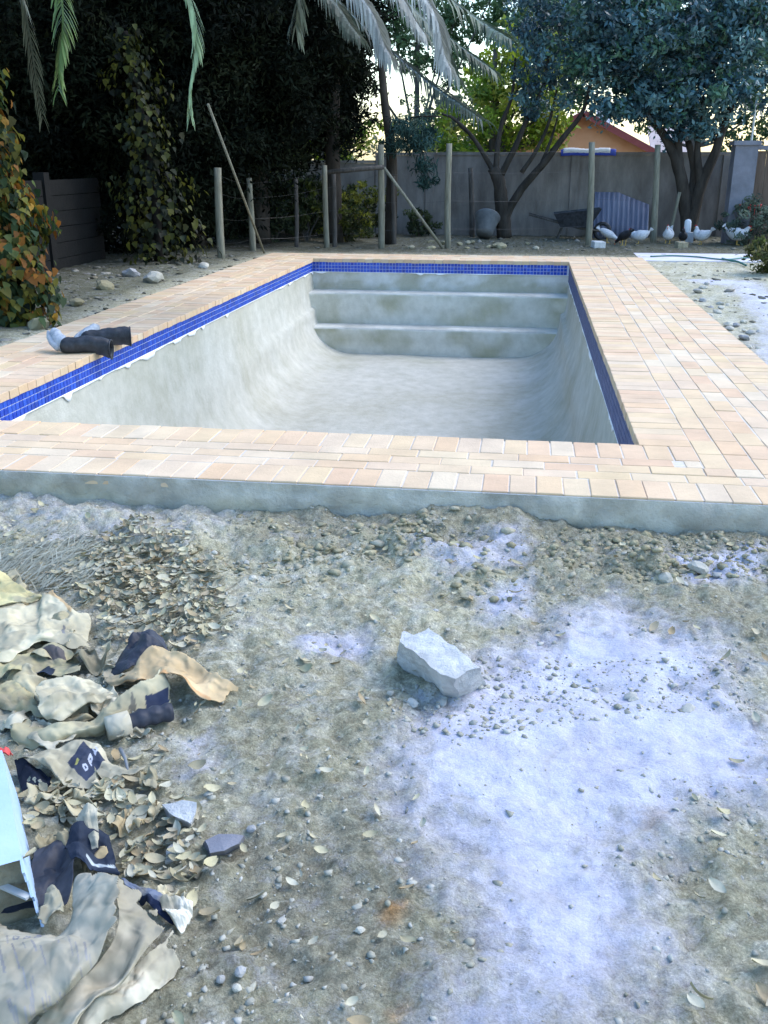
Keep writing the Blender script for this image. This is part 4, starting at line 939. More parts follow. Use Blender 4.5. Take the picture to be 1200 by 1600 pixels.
# ------------------------------------------------------------------ boots on the coping
def boot(name, heel, yaw, label, sc=1.0, fd=(-.1,.3,.95), droop=0.0):
    r = empty(name, heel, label, 'boot', None); r.rotation_euler = (0, 0, yaw); r.scale = (sc, sc, sc)
    # lying down: shaft runs along +X, foot turns off along fd
    fd = np.array(fd)/np.linalg.norm(fd); A = np.array([0, 0, .068])
    C = [(np.array([.36,0,.075-droop]), .085, .064), (np.array([.27,0,.075-droop*.45]), .08, .066), (np.array([.17,0,.07]), .072, .064), (np.array([.08,0,.066]), .066, .06),
         (A, .066, .062), (A+fd*.06+np.array([-.03,0,0]), .06, .058), (A+fd*.12+np.array([-.04,0,0]), .054, .05), (A+fd*.17+np.array([-.042,0,0]), .05, .042), (A+fd*.205+np.array([-.04,0,0]), .028, .022)]
    Sp = spline([np.concatenate([c, [a, b]]) for c, a, b in C], 34); V = []; n = 16; nrm = np.cross([1,0,0], fd); nrm = nrm/np.linalg.norm(nrm)
    for i, q in enumerate(Sp):
        t = Sp[min(i+1,33)][:3]-Sp[max(i-1,0)][:3]; t = t/(np.linalg.norm(t)+1e-6); v = np.cross(nrm, t)
        for k in range(n):
            a = 2*math.pi*k/n; wr = 1+.05*math.sin(i*1.1+3*a)+.05*random.random(); V.append(q[:3]+nrm*math.cos(a)*q[3]*wr+v*math.sin(a)*q[4]*wr)
    V = np.array(V); V[:, 2] = np.maximum(V[:, 2], np.where(V[:, 0] < .2, .003, -.2)); sp = 17
    ring = lambda i0, i1: [((i-i0)*n+k, (i-i0+1)*n+k, (i-i0+1)*n+(k+1)%n, (i-i0)*n+(k+1)%n) for i in range(i0, i1) for k in range(n)]
    o = obj('shaft', mesh('shaft', V[:(sp+1)*n], ring(0, sp), M['black'], True), r); o.modifiers.new('s','SOLIDIFY').thickness = .006
    obj('foot', mesh('foot', V[sp*n:], ring(sp, 33)+[tuple((33-sp)*n+k for k in range(n))], M['dust'], True), r)
    MB().tube([tuple(p) for p in np.vstack([V[:n], V[:1]])], .007, 6).build('cuff', M['black'], r, True)
    h0 = A+np.array([-.07,0,0]); MB().tube([tuple(h0-fd*.045), tuple(h0+fd*.04-np.array([.022,0,0])), tuple(h0+fd*.12-np.array([.028,0,0])), tuple(h0+fd*.19-np.array([.02,0,0]))], [.026,.03,.028,.014], 8, wob=.15).build('sole', M['dust'], r, True)
h = P(104, 552, 0.0); boot('rubber_boot', (h[0], h[1], .0), .30, 'black rubber boot on the coping, its dusty foot tilted up', .95, (-.3,.75,.42), .05)
h = P(135, 541, 0.0); boot('rubber_boot', (h[0], h[1]+.03, .0), .42, 'black rubber boot lying flat on the coping, dusty foot turned aside', .95, (.75,.75,.35), .01)

# ------------------------------------------------------------------ torn bags, front left
GZ0 = -.205
def net(rows, X0, Y0, k):          # picture points (x, y, height above soil) -> 3D control net
    return np.array([[P(X0+x/k, Y0+y/k, GZ0+h) for x, y, h in row] for row in rows]), np.array([[(x, y) for x, y, h in row] for row in rows], float)
def surf(N, nu, nv):
    a = np.array([spline(r, nu) for r in N]); return np.stack([spline(a[:, i], nv) for i in range(nu)], 1)
def sheet(name, rows, frame, colr, parent=None, nu=110, nv=70, amp=.012, fr=9, seed=1, th=.0015, marks=(), mat_='paper', crease=.24, spread=.25, tear=.05):
    rows = [[(x, y, h*.56) for x, y, h in r] for r in rows]
    N, Q = net(rows, *frame); S = surf(N, nu, nv); q = surf(np.concatenate([Q, Q[..., :1]*0], -1), nu, nv)[..., :2]
    V = S.reshape(-1, 3); q = q.reshape(-1, 2)
    # sharp straight creases: a sum of folded planes, bent a little, plus fine crushing
    r_ = np.random.default_rng(seed); V = V.copy()
    ctr = V[:, :2].mean(0); ext = np.abs(V[:, :2]-ctr).max(); wx = V[:, :2]+.012*np.stack([vnoise(V[:,0]*14, V[:,1]*14, s=seed), vnoise(V[:,0]*14, V[:,1]*14, s=seed+1)], 1)
    cr = np.zeros(len(V)); nf = 40
    for k in range(nf):
        a = r_.uniform(0, math.pi); c0 = r_.uniform(-.9, .9)*ext; dd = (wx[:,0]-ctr[0])*math.cos(a)+(wx[:,1]-ctr[1])*math.sin(a)-c0
        reach = np.clip(1-np.abs(-(wx[:,0]-ctr[0])*math.sin(a)+(wx[:,1]-ctr[1])*math.cos(a)-r_.uniform(-.6,.6)*ext)/(ext*r_.uniform(.3,.9)), 0, 1)
        cr += r_.choice([-1, 1])*np.minimum(np.abs(dd), r_.uniform(.015,.05))*r_.uniform(.25, 1.0)*np.minimum(reach*2.5, 1)
    A_ = np.column_stack([V[:, :2]-ctr, np.ones(len(V))]); cr -= A_ @ np.linalg.lstsq(A_, cr, rcond=None)[0]
    cr = cr*crease+abs(vnoise(wx[:,0]*26, wx[:,1]*26, s=seed+2))*.35*amp+.5*amp*fbm(V[:,0]*fr*.5, V[:,1]*fr*.5, o=2, s=seed+7)
    V[:, 2] += cr; V[:, 0] += fbm(V[:,0]*fr, V[:,1]*fr, o=2, s=seed+3)*amp*.6; V[:, 1] += fbm(V[:,0]*fr, V[:,1]*fr, o=2, s=seed+5)*amp*.6
    gl = gheight(V[:,0], V[:,1])+.006; V[:, 2] = np.maximum(V[:, 2], gl)
    c = np.tile(np.array(colr, float)*(np.array([.90,.86,.76]) if mat_ == 'paper' and min(colr) > .2 else 1), (len(V), 1)); c *= (1+spread*fbm(V[:,0]*6, V[:,1]*6, o=3, s=seed+11))[:, None]
    dm = np.clip(1.6*fbm(V[:,0]*8, V[:,1]*8, o=4, s=seed+71, g=.65)-.15, 0, .65)[:, None]
    if mat_ == 'paper' and min(colr) > .1: c = c*(1-dm)+np.array([.27,.245,.18])*dm
    for kind, pts, mc in marks:
        if kind == 'poly': msk = sdf(q[:,0], q[:,1], pts) > 0
        else:              # strokes: (points, half-width)
            ln, hw = pts; msk = np.zeros(len(q), bool)
            for (x0, y0), (x1, y1) in zip(ln[:-1], ln[1:]):
                ex, ey = x1-x0, y1-y0; t = np.clip(((q[:,0]-x0)*ex+(q[:,1]-y0)*ey)/(ex*ex+ey*ey+1e-9), 0, 1); msk |= np.hypot(q[:,0]-x0-ex*t, q[:,1]-y0-ey*t) < hw
        c[msk] = np.array(mc)*(1+.15*fbm(V[msk,0]*40, V[msk,1]*40, o=2, s=3))[:, None]
    idx = np.arange(nu*nv).reshape(nv, nu); F = np.stack([idx[1:,:-1], idx[1:,1:], idx[:-1,1:], idx[:-1,:-1]], -1).reshape(-1, 4)
    uu, vv = np.meshgrid(np.linspace(0, 1, nu), np.linspace(0, 1, nv)); ed = np.minimum(np.minimum(uu, 1-uu), np.minimum(vv, 1-vv))[:-1, :-1].ravel()
    tv = np.maximum(0, fbm(V[:,0]*11, V[:,1]*11, o=3, s=seed+41, g=.7))[idx[:-1,:-1].ravel()]*tear*1.6; F = F[ed >= tv]
    used = np.unique(F); mp_ = np.full(len(V), -1); mp_[used] = np.arange(len(used)); V, c, F = V[used], c[used], mp_[F]
    org = np.array(parent.location) if parent is not None else np.array([V[:,0].mean(), V[:,1].mean(), V[:,2].min()])
    o = obj(name, mesh(name, V-org, F, M[mat_], False, c), parent)
    if parent is None: o.location = org
    sm = o.modifiers.new('s', 'SOLIDIFY'); sm.thickness = th; sm.offset = -1
    return o
F4 = (0, 880, 1200/380.); F1 = (0, 1150, 5.0); F2 = (0, 1320, 3.75)
KR, CRM, OL, NV, TAN = (.52,.47,.34), (.62,.58,.46), (.40,.37,.25), (.03,.04,.075), (.60,.47,.31)
BAGS = 'torn cement bags in the heap'
def rowsh(rows, hs): return [[(x, y, h if np.isscalar(h) else h) for (x, y), h in zip(r, hh)] for r, hh in zip(rows, hs)]
o = sheet('torn_bag', rowsh([[(-80,20),(0,45),(60,80),(140,120),(205,150)],[(-80,120),(0,130),(70,140),(140,155),(214,172)],[(-80,245),(0,228),(80,208),(150,192),(212,182)]],
     [[.17,.17,.16,.16,.14],[.19,.19,.18,.17,.14],[.13,.13,.13,.13,.12]]), F4, (.60,.55,.33), seed=11)
tag(o, 'pale yellow paper flap on top of the bag heap', 'paper bag', BAGS)
bag = sheet('torn_bag', rowsh([[(-60,230),(90,205),(188,190),(225,140),(300,155),(360,215),(437,238)],[(-60,300),(80,290),(183,275),(215,250),(300,260),(370,285),(445,290)],
     [(-60,380),(60,370),(170,370),(205,370),(300,350),(380,360),(432,360)],[(-60,475),(40,472),(130,432),(205,412),(290,415),(350,420),(442,405)]],
     [[.12,.12,.105,.16,.16,.13,.07],[.13,.125,.10,.12,.11,.09,.05],[.12,.12,.095,.11,.10,.08,.04],[.09,.09,.08,.07,.06,.05,.02]]), F4, CRM, nu=90, nv=60, seed=14, amp=.014,
     marks=[('poly',[(225,136),(300,150),(360,210),(350,235),(290,172),(235,165)],(.44,.31,.17)),('poly',[(318,290),(335,295),(325,350),(308,350)],(.2,.2,.2))])
tag(bag, 'large cream torn cement bag with a curled brown rim', 'paper bag', BAGS)
o = sheet('torn_bag', rowsh([[(-60,470),(60,465),(200,425),(330,430),(430,500)],[(-60,520),(60,500),(200,470),(330,480),(410,530)],[(-60,580),(60,565),(170,545),(300,560),(400,570)]],
     [[.05,.06,.06,.04,.01],[.07,.08,.06,.04,.01],[.06,.06,.05,.03,.01]]), F4, (.50,.46,.30), seed=17, amp=.02, marks=[('poly',[(215,438),(320,445),(330,470),(220,465)],(.10,.09,.09)),('poly',[(165,520),(225,488),(280,530),(260,560),(160,555)],(.03,.04,.06))])
tag(o, 'crumpled olive paper bag between the cream bag and the round flap', 'paper bag', BAGS)
o = sheet('torn_bag', rowsh([[(-60,590),(0,600),(80,570),(150,605),(190,640)],[(-60,650),(0,665),(80,645),(150,665),(200,705)],[(-60,705),(0,705),(80,735),(160,770),(235,782)]],
     [[.10,.10,.09,.07,.04],[.11,.10,.09,.07,.04],[.05,.05,.05,.04,.02]]), F4, OL, seed=19, amp=.016); tag(o, 'olive brown paper bag tucked under the round flap', 'paper bag', BAGS)
o = sheet('torn_bag', rowsh([[(180,605),(240,556),(380,545),(480,580),(562,640)],[(170,650),(260,630),(370,620),(460,628),(540,655)],[(180,722),(260,720),(350,700),(420,690),(505,688)],[(225,764),(270,770),(310,767),(370,728),(430,708)]],
     [[.12,.14,.14,.12,.09],[.14,.145,.14,.12,.09],[.13,.13,.12,.11,.08],[.09,.09,.085,.08,.07]]), F4, (.66,.62,.50), seed=23, amp=.006); tag(o, 'smooth pale rounded paper flap in the middle of the heap', 'paper bag', BAGS)
o = sheet('torn_bag', rowsh([[(10,745),(130,765),(250,835),(380,800),(500,730),(630,640),(720,600),(802,570)],[(0,800),(120,830),(240,870),(380,840),(500,780),(640,700),(740,660),(848,640)],[(20,865),(110,898),(230,928),(380,875),(500,835),(610,785),(720,745),(852,695)]],
     [[.06,.06,.055,.06,.07,.09,.09,.06],[.08,.08,.065,.07,.09,.08,.06,.03],[.015,.015,.015,.015,.02,.02,.02,.01]]), F4, (.54,.51,.38), nu=110, nv=40, seed=27, amp=.014,
     marks=[('poly',[(715,660),(790,650),(838,640),(845,690),(770,720),(720,725)],NV),('poly',[(650,640),(672,690),(660,735),(640,700)],(.16,.15,.12))])
tag(o, 'long folded cement bag with a navy printed corner', 'paper bag', BAGS)
roll = empty('rolled_bag', P(230, 1128, GZ0), 'rolled navy paper tube with a pale open end', 'paper bag', BAGS)
a, c = P(193, 1132, GZ0+.035), P(268, 1112, GZ0+.035)
MB().tube([tuple(p-np.array(roll.location)) for p in spline([a, (a+c)/2+np.array([0,0,.004]), c], 12)], [.028+.004*math.sin(i*2) for i in range(12)], 12, wob=.12).build('tube', M['navy'], roll, True)
a2 = a+(a-c)/np.linalg.norm(a-c)*.05; MB().tube([tuple(p-np.array(roll.location)) for p in (a2, a+(c-a)*.12)], [.036,.038], 12, wob=.06, c=(.50,.46,.36)).build('open_end', M['paper'], roll, True)
o = sheet('torn_bag', rowsh([[(560,505),(610,430),(660,365),(740,330),(800,350)],[(540,528),(620,470),(680,410),(755,370),(830,400)],[(570,548),(630,535),(685,465),(755,430),(852,425)]],
     [[.04,.09,.14,.16,.12],[.05,.10,.15,.17,.11],[.04,.08,.12,.13,.08]]), F4, (1,1,1), seed=31, mat_='navy', amp=.01); tag(o, 'black plastic-lined paper scrap humped behind the tan strip', 'paper bag', BAGS)
o = sheet('torn_bag', rowsh([[(490,552),(570,545),(640,530),(690,460),(770,412),(870,440),(980,490),(1080,562),(1177,605)],[(520,585),(580,578),(660,555),(720,510),(800,470),(885,500),(965,565),(1060,620),(1165,640)],[(555,617),(620,602),(690,592),(740,578),(810,532),(880,568),(950,632),(1040,687),(1145,665)]],
     [[.05,.07,.10,.14,.16,.15,.12,.09,.06],[.05,.07,.10,.13,.14,.11,.08,.06,.03],[.03,.05,.09,.10,.14,.13,.10,.06,.02]]), F4, TAN, nu=110, nv=40, seed=34, amp=.009,
     marks=[('poly',[(560,622),(620,607),(690,597),(740,583),(812,537),(882,573),(955,637),(1040,692),(1040,676),(950,620),(880,552),(812,518),(735,566),(680,580),(620,590)],(.50,.30,.15))])
tag(o, 'tan paper strip arched over the soil beside the black scrap', 'paper bag', BAGS)
GLY = (.46,.48,.56)
marks6 = [('poly',[(330,962),(415,898),(525,960),(420,1048)],(.045,.055,.09))]
def glyph(cx_, cy_, s, strokes, colr, hw=3.6):
    ux, uy = np.array([.80,-.60])*s, np.array([.62,.78])*s
    return [('stroke',([tuple(np.array([cx_,cy_])+ux*a+uy*b) for a, b in st], hw), colr) for st in strokes]
marks6 += glyph(462,928,20,[[(0,0),(0,1),(.8,1),(.8,0)]],GLY)+glyph(437,953,20,[[(0,1),(0,0),(.8,0),(.8,.5),(0,.5)]],GLY)+glyph(408,978,20,[[(0,0),(0,1),(.7,.9),(.8,.5),(.7,.1),(0,0)]],GLY)
marks6 += glyph(365,962,18,[[(0,.6),(1,.1)],[(.1,.9),(1.0,.5)]],(.45,.42,.14),5)
o = sheet('torn_bag', rowsh([[(60,985),(170,948),(290,915),(400,888),(500,915),(560,975),(640,1000),(722,1003)],[(150,985),(230,990),(320,980),(420,970),(500,990),(570,1010),(640,1030),(720,1030)],[(255,1055),(300,1085),(330,1110),(430,1100),(510,1092),(570,1082),(640,1072),(712,1052)]],
     [[.08,.08,.07,.06,.04,.03,.02,.015],[.10,.10,.09,.08,.06,.045,.035,.02],[.05,.045,.04,.035,.03,.025,.02,.01]]), F4, (.60,.57,.47), nu=190, nv=110, seed=37, amp=.007, marks=marks6)
tag(o, 'cream cement bag with a square navy printed label', 'paper bag', BAGS)
mk = []
for i_ in range(4): mk += glyph(135+i_*27,1062+i_*14,18,[[(0,1),(0,0),(.7,0)],[(0,.5),(.6,.5)]],(.42,.42,.34),3.4)
o = sheet('torn_bag', rowsh([[(75,1000),(165,976),(252,1045)],[(88,1060),(160,1052),(245,1085)],[(112,1135),(180,1135),(245,1118)]],[[.07,.09,.05],[.04,.05,.03],[.01,.01,.01]]), F4, (.022,.027,.045), nu=80, nv=70, seed=39, amp=.006, marks=mk)
tag(o, 'dark navy printed bag side with small pale lettering', 'paper bag', BAGS)
# lower dark bag with a pale triangle
o = sheet('torn_bag', rowsh([[(520,790),(560,690),(640,660),(760,700),(850,800)],[(520,860),(590,790),(690,790),(790,820),(880,900)],[(545,940),(640,930),(740,950),(850,990),(965,1065)],[(560,990),(650,1000),(750,1030),(850,1060),(950,1100)]],
     [[.06,.12,.12,.09,.05],[.08,.11,.10,.08,.04],[.11,.12,.11,.09,.05],[.10,.10,.10,.08,.04]]), F1, (.03,.04,.065), nu=90, nv=60, seed=43, amp=.012, marks=[('stroke',([(700,935),(780,960),(900,1005)],14),(.40,.44,.46))])
tag(o, 'dark blue printed bag edge folded up beside the big striped bag', 'paper bag', BAGS)
o = sheet('torn_bag', rowsh([[(570,632),(640,580),(700,555),(772,590)],[(640,690),(680,660),(730,650),(775,690)],[(700,790),(720,780),(745,770),(775,790)],[(725,880),(740,880),(755,880),(770,885)]],[[.10,.13,.15,.13],[.10,.12,.13,.12],[.10,.11,.12,.11],[.09,.09,.09,.09]]), F1, (.66,.64,.56), seed=46, amp=.006)
tag(o, 'pale triangular paper scrap standing against the dark blue bag', 'paper bag', BAGS)
# big striped bag
mk7 = []
rr_ = random.Random(5)
for i in range(46):
    x = rr_.uniform(-60, 600); y = rr_.uniform(520, 980); l_ = rr_.uniform(40, 130); mk7.append(('stroke', ([(x,y),(x+l_*.22,y+l_)], rr_.uniform(3,7)), (.27,.26,.25)))
for i, x in enumerate((95,165,235)): mk7 += [('stroke', ([(x-18,555-8*i),(x-14,575-8*i),(x+14,568-8*i),(x+18,548-8*i),(x-10,545-8*i)], 5), (.22,.22,.24))]
big = empty('torn_bag', P(60, 1520, GZ0), 'large grey-tan cement bag with faint stripes and deep folds at the heap end', 'paper bag', BAGS)
GT = (.40,.385,.34)
sheet('paper_layer', rowsh([[(-140,420),(110,430),(260,475),(400,400),(430,85),(690,180)],[(-140,620),(80,620),(250,620),(430,560),(560,430),(705,400)],[(-140,800),(70,800),(220,790),(380,740),(520,650),(640,590)],
      [(-140,1000),(50,980),(180,960),(290,900),(390,850),(490,800)],[(-140,1200),(20,1130),(110,1080),(180,1030),(220,1000),(260,985)]],
      [[.16,.16,.16,.16,.20,.26],[.20,.20,.21,.22,.23,.27],[.20,.21,.22,.22,.23,.24],[.17,.19,.19,.19,.19,.175],[.13,.13,.13,.13,.12,.11]]), F2, GT, big, nu=170, nv=120, seed=52, amp=.010, crease=.26, marks=mk7)
sheet('paper_layer', rowsh([[(660,190),(680,400),(610,590),(450,800),(230,1000),(120,1200)],[(770,250),(780,450),(700,650),(540,850),(350,1020),(250,1200)],[(900,370),(850,540),(760,700),(610,870),(440,1040),(330,1200)],[(1025,495),(880,615),(775,725),(640,860),(510,960),(400,1200)]],
      [[.215,.225,.19,.135,.075,.05],[.19,.19,.17,.12,.09,.06],[.15,.19,.18,.15,.12,.08],[.15,.165,.165,.14,.11,.07]]), F2, (.48,.45,.385), big, nu=120, nv=100, seed=63, amp=.010, crease=.26)
sheet('paper_layer', rowsh([[(1000,480),(860,620),(750,740),(620,880),(480,1000),(350,1200)],[(1045,600),(940,700),(820,800),(690,920),(560,1040),(450,1200)],[(1055,690),(1010,780),(930,880),(800,980),(650,1055),(560,1180)]],
      [[.08,.09,.09,.08,.065,.05],[.075,.08,.085,.075,.065,.05],[.03,.03,.025,.02,.02,.02]]), F2, (.54,.52,.46), big, nu=120, nv=80, seed=65, amp=.010, crease=.3)
o = sheet('torn_bag', rowsh([[(720,165),(830,240),(940,285),(1060,320)],[(735,225),(820,290),(930,345),(1060,400)],[(740,260),(840,350),(930,410),(1040,470)]],[[.12,.10,.08,.07],[.10,.09,.07,.05],[.05,.05,.05,.03]]), F2, (.17,.20,.28), seed=55, amp=.012,
     marks=[('poly',[(720,220),(1040,420),(1060,500),(720,290)],(.02,.03,.07))]); tag(o, 'blue and navy bag rim sticking out behind the striped bag', 'paper bag', BAGS)
o = sheet('torn_bag', rowsh([[(940,345),(1000,300),(1070,295),(1132,340)],[(965,400),(1010,375),(1075,385),(1128,400)],[(1000,440),(1040,480),(1065,505),(1105,465)]],[[.08,.10,.10,.07],[.08,.09,.08,.05],[.05,.05,.03,.02]]), F2, (.72,.72,.70), seed=57, amp=.006)
tag(o, 'white folded paper tip beside the striped bag', 'paper bag', BAGS)
o = sheet('torn_bag', rowsh([[(170,20),(300,-20),(430,-60)],[(180,150),(320,110),(440,80)],[(120,290),(270,260),(430,230)],[(20,420),(200,400),(400,400)]],[[.03,.04,.06],[.05,.06,.09],[.04,.06,.09],[.05,.06,.09]]), F2, (1,1,1), seed=59, mat_='navy', amp=.014)  # dark sheet added to stand for the shadowed gap between box and bag
tag(o, 'dark torn bag sheet added for the shadow between the pale blue box and the striped bag', 'paper bag', BAGS)
o = sheet('torn_bag', rowsh([[(270,270),(310,235),(340,250)],[(240,350),(310,320),(370,330)],[(190,430),(290,430),(385,390)]],[[.10,.13,.12],[.12,.13,.12],[.12,.12,.11]]), F2, (.42,.42,.36), seed=60, amp=.006, nu=24, nv=24)
tag(o, 'small grey paper scrap lying on the dark shadow sheet', 'paper scrap', BAGS)

rs = random.Random(21)
for px, py, sz in [(20,940,60),(60,1010,45),(95,985,38),(140,1030,34),(40,1065,50),(15,1110,48),(110,1120,42),(165,1095,36),(70,1150,40),(185,1055,34),(120,1250,30),(170,1225,26),(60,1240,34),(215,1140,28),(200,1290,26),(240,1265,24),(145,1330,30),(90,1320,32),(235,1215,22),(262,1400,24)]:
    a0 = rs.uniform(0, 6.28); rows = []
    for v in (-1, -.3, .4, 1):
        rows.append([])
        for u in (-1, -.4, .3, 1):
            x = (u*math.cos(a0)-v*.7*math.sin(a0))*sz*rs.uniform(.75,1.1); y = (u*math.sin(a0)+v*.7*math.cos(a0))*sz*.62*rs.uniform(.75,1.1); rows[-1].append((px+x, py+y, rs.uniform(.005,.075)))
    tone = rs.choice([(.58,.54,.42),(.50,.46,.34),(.62,.59,.50),(.44,.40,.29),(.55,.45,.30)])
    o = sheet('paper_scrap', rows, (0, 0, 1.0), tone, nu=44, nv=36, seed=100+px, amp=.010, crease=.3, tear=.12); tag(o, 'small crumpled scrap of brown paper tucked among the torn bags', 'paper scrap', 'paper scraps in the heap')

# pale blue box
bx = empty('card_box', P(0, 1290, GZ0), 'pale blue box with a torn brown end at the edge of the bag heap', 'box'); B = np.array(bx.location); hB = .17
def bp(x, y, h): return P(x/5., 1150+y/5., GZ0+h)-B
TR0, TR1 = bp(15,110,hB), bp(168,965,hB); ax = (TR1-TR0)/np.linalg.norm(TR1-TR0); wv = np.array([-ax[1], ax[0], 0]); wv = wv/np.linalg.norm(wv)*-.24
if wv[0] > 0: wv = -wv
TL0, TL1 = TR0+wv, TR1+wv; out = -wv/np.linalg.norm(wv)*.025; dz = np.array([0,0,-hB-.01])
V = [TL0, TR0, TR1, TL1, TL0+dz, TR0+dz+out, TR1+dz+out, TL1+dz]
MB().add(V, [(0,3,2,1),(1,2,6,5),(0,4,7,3),(0,1,5,4),(4,5,6,7)]).build('side', M['bluebox'], bx)
e = ax*.012
MB().add([V[3]+e*-1.5, V[2]+e*-1.5, V[6]+e*-1.5, V[7]+e*-1.5], [(0,3,2,1)]).build('torn_end', M['card'], bx)
mb = MB()                           # ragged card flap hanging off the end
n = 14
for i in range(n):
    t = i/(n-1); p = V[2]*(1-t)+V[6]*t; q = p+ax*(.02+.03*random.random()); mb.V += [tuple(p-ax*.02+out*.05), tuple(q+out*.05)]; mb.C += [(1,1,1)]*2
mb.F = [(2*i, 2*i+1, 2*i+3, 2*i+2) for i in range(n-1)]
f_ = mb.build('flap', M['bluebox'], bx); f_.modifiers.new('s','SOLIDIFY').thickness = .005
o = sheet('red_scrap', rowsh([[(-30,85),(40,95),(90,110)],[(-30,110),(45,125),(85,150)],[(-30,135),(40,140),(75,160)]],[[.18,.17,.13],[.19,.18,.13],[.18,.17,.12]]), F1, (1,1,1), seed=61, mat_='red', nu=16, nv=12, amp=.006)
tag(o, 'small red plastic scrap lying on the pale blue box', 'scrap')
a, c = P(-5, 1380, GZ0+.10), P(45, 1402, GZ0+.10)
o = MB().box((0,-.008,-.003), (float(np.linalg.norm(c-a)),.008,.003)).build('metal_strip', M['galv']); o.location = a; o.rotation_euler = (0, 0, math.atan2(c[1]-a[1], c[0]-a[0])); tag(o, 'narrow grey strip lying below the pale blue box', 'strip')

# ------------------------------------------------------------------ stones
def rock_mesh(name, m_, sub=2, seed=0, am=.35):
    bm = bmesh.new(); bmesh.ops.create_icosphere(bm, subdivisions=sub, radius=1)
    for v in bm.verts:
        n = mnoise.noise(v.co*1.3+Vector((seed*3.1, seed, 0)))*am+mnoise.noise(v.co*3.2+Vector((seed, 0, seed*2.2)))*am*.4; v.co *= 1+n; v.co.z *= .62
    me = bpy.data.meshes.new(name); bm.to_mesh(me); bm.free(); me.materials.append(M[m_]); return me
def slab_rock(name, top, frame, bottom, h, label, m_='block', amp=.013):
    T = [P(frame[0]+x/frame[2], frame[1]+y/frame[2], GZ0+hh) for x, y, hh in top]; Bq = [P(frame[0]+x/frame[2], frame[1]+y/frame[2], GZ0-.03) for x, y in bottom]
    org = np.mean(Bq, 0); n = len(T); bm = bmesh.new()
    tv = [bm.verts.new(tuple(t-org)) for t in T]; bv = [bm.verts.new(tuple(t-org)) for t in Bq]
    bm.faces.new(tv[::-1]); bm.faces.new(bv)
    for i in range(n): bm.faces.new((tv[i], tv[(i+1) % n], bv[(i+1) % n], bv[i]))
    bmesh.ops.recalc_face_normals(bm, faces=bm.faces[:]); bmesh.ops.triangulate(bm, faces=bm.faces[:])
    for _ in range(4): bmesh.ops.subdivide_edges(bm, edges=[e for e in bm.edges if e.calc_length() > .02], cuts=1, use_grid_fill=False); bmesh.ops.triangulate(bm, faces=bm.faces[:])
    for v in bm.verts:
        c = v.co+Vector(org); k = mnoise.noise(c*14)*amp+mnoise.noise(c*45)*amp*.45; v.co += Vector((k, mnoise.noise(c*14+Vector((9,2,1)))*amp, mnoise.noise(c*22+Vector((2,7,1)))*amp*.5))
    me = bpy.data.meshes.new(name); bm.to_mesh(me); bm.free(); me.materials.append(M[m_]); o = obj(name, me, None, org); tag(o, label, 'concrete block'); return o
F5 = (600, 960, 1200/180.)
slab_rock('concrete_block', [(150,255,.11),(200,165,.11),(330,205,.115),(470,145,.12),(620,250,.125),(820,400,.125),(1010,560,.12),(880,600,.12),(750,665,.12),(590,620,.12),(430,480,.12),(290,370,.115)], F5,
     [(150,520),(210,420),(330,420),(480,420),(640,520),(860,660),(1060,800),(940,850),(770,930),(640,890),(460,730),(290,620)], .12, 'broken pale concrete block at the edge of the white cement spill')
F8 = (230, 1220, 1200/190.)
slab_rock('concrete_lump', [(150,235,.05),(260,215,.055),(340,190,.055),(490,215,.06),(480,300,.055),(420,430,.045),(330,370,.05),(230,320,.05)], F8, [(150,330),(260,320),(350,320),(500,330),(490,420),(430,510),(330,490),(200,420)], .05, 'jagged pale concrete lump on the soil near the pale triangular scrap', amp=.006)
slab_rock('slate_piece', [(560,590,.03),(700,520,.035),(850,520,.035),(960,540,.03),(900,620,.03),(760,690,.03),(620,720,.025)], F8, [(550,650),(700,570),(850,565),(970,580),(920,660),(770,740),(620,770)], .03, 'flat blue-grey rubble piece on the soil near the concrete lump', 'slate' if 'slate' in M else 'pillar', amp=.005)
darkrocks = [rock_mesh('rock', 'clod', 2, s) for s in range(7, 10)]
rocks = [rock_mesh('stone', 'stone', 2, s) for s in range(6)]
def stone(px, py, size, label=None, group='loose stones', z=GZ0, name='stone', flat=1.0):
    q = P(px, py, z); zz = gz(q[0], q[1]); q = P(px, py, zz); o = obj(name, rocks[random.randrange(6)], None, (q[0], q[1], zz+size*.25))
    o.scale = (size*random.uniform(.8,1.25), size*random.uniform(.7,1.1), size*random.uniform(.7,1.0)*flat); o.rotation_euler = (random.uniform(-.3,.3), random.uniform(-.3,.3), random.uniform(0,6.28))
    tag(o, label or 'small pale stone loose on the bare soil', 'stone', group); return o
for px, py, s in [(326,1242,.013),(318,1258,.016),(393,1297,.014),(434,1385,.013),(410,1400,.01),(585,1228,.01),(500,1245,.01),(440,1440,.012),(562,1455,.014),(275,1330,.02),(285,1322,.018),(265,1345,.014),(250,1318,.014),(375,1520,.016),(370,1545,.013),(345,1532,.012),
                  (660,1085,.024),(645,1100,.018),(690,1100,.018),(610,1085,.015),(780,1062,.016),(790,1090,.018),(740,1130,.014),(860,1060,.013),(930,1080,.015),(1075,1110,.02),(990,1095,.018),(985,1090,.022),
                  (1040,905,.03),(1090,890,.04),(1070,915,.022),(1120,900,.02),(385,880,.015),(395,905,.02),(335,865,.016),(300,1005,.02),(285,1000,.018),(680,955,.012),(700,985,.012),(520,990,.012),(545,1002,.014)]:
    stone(px, py, s)
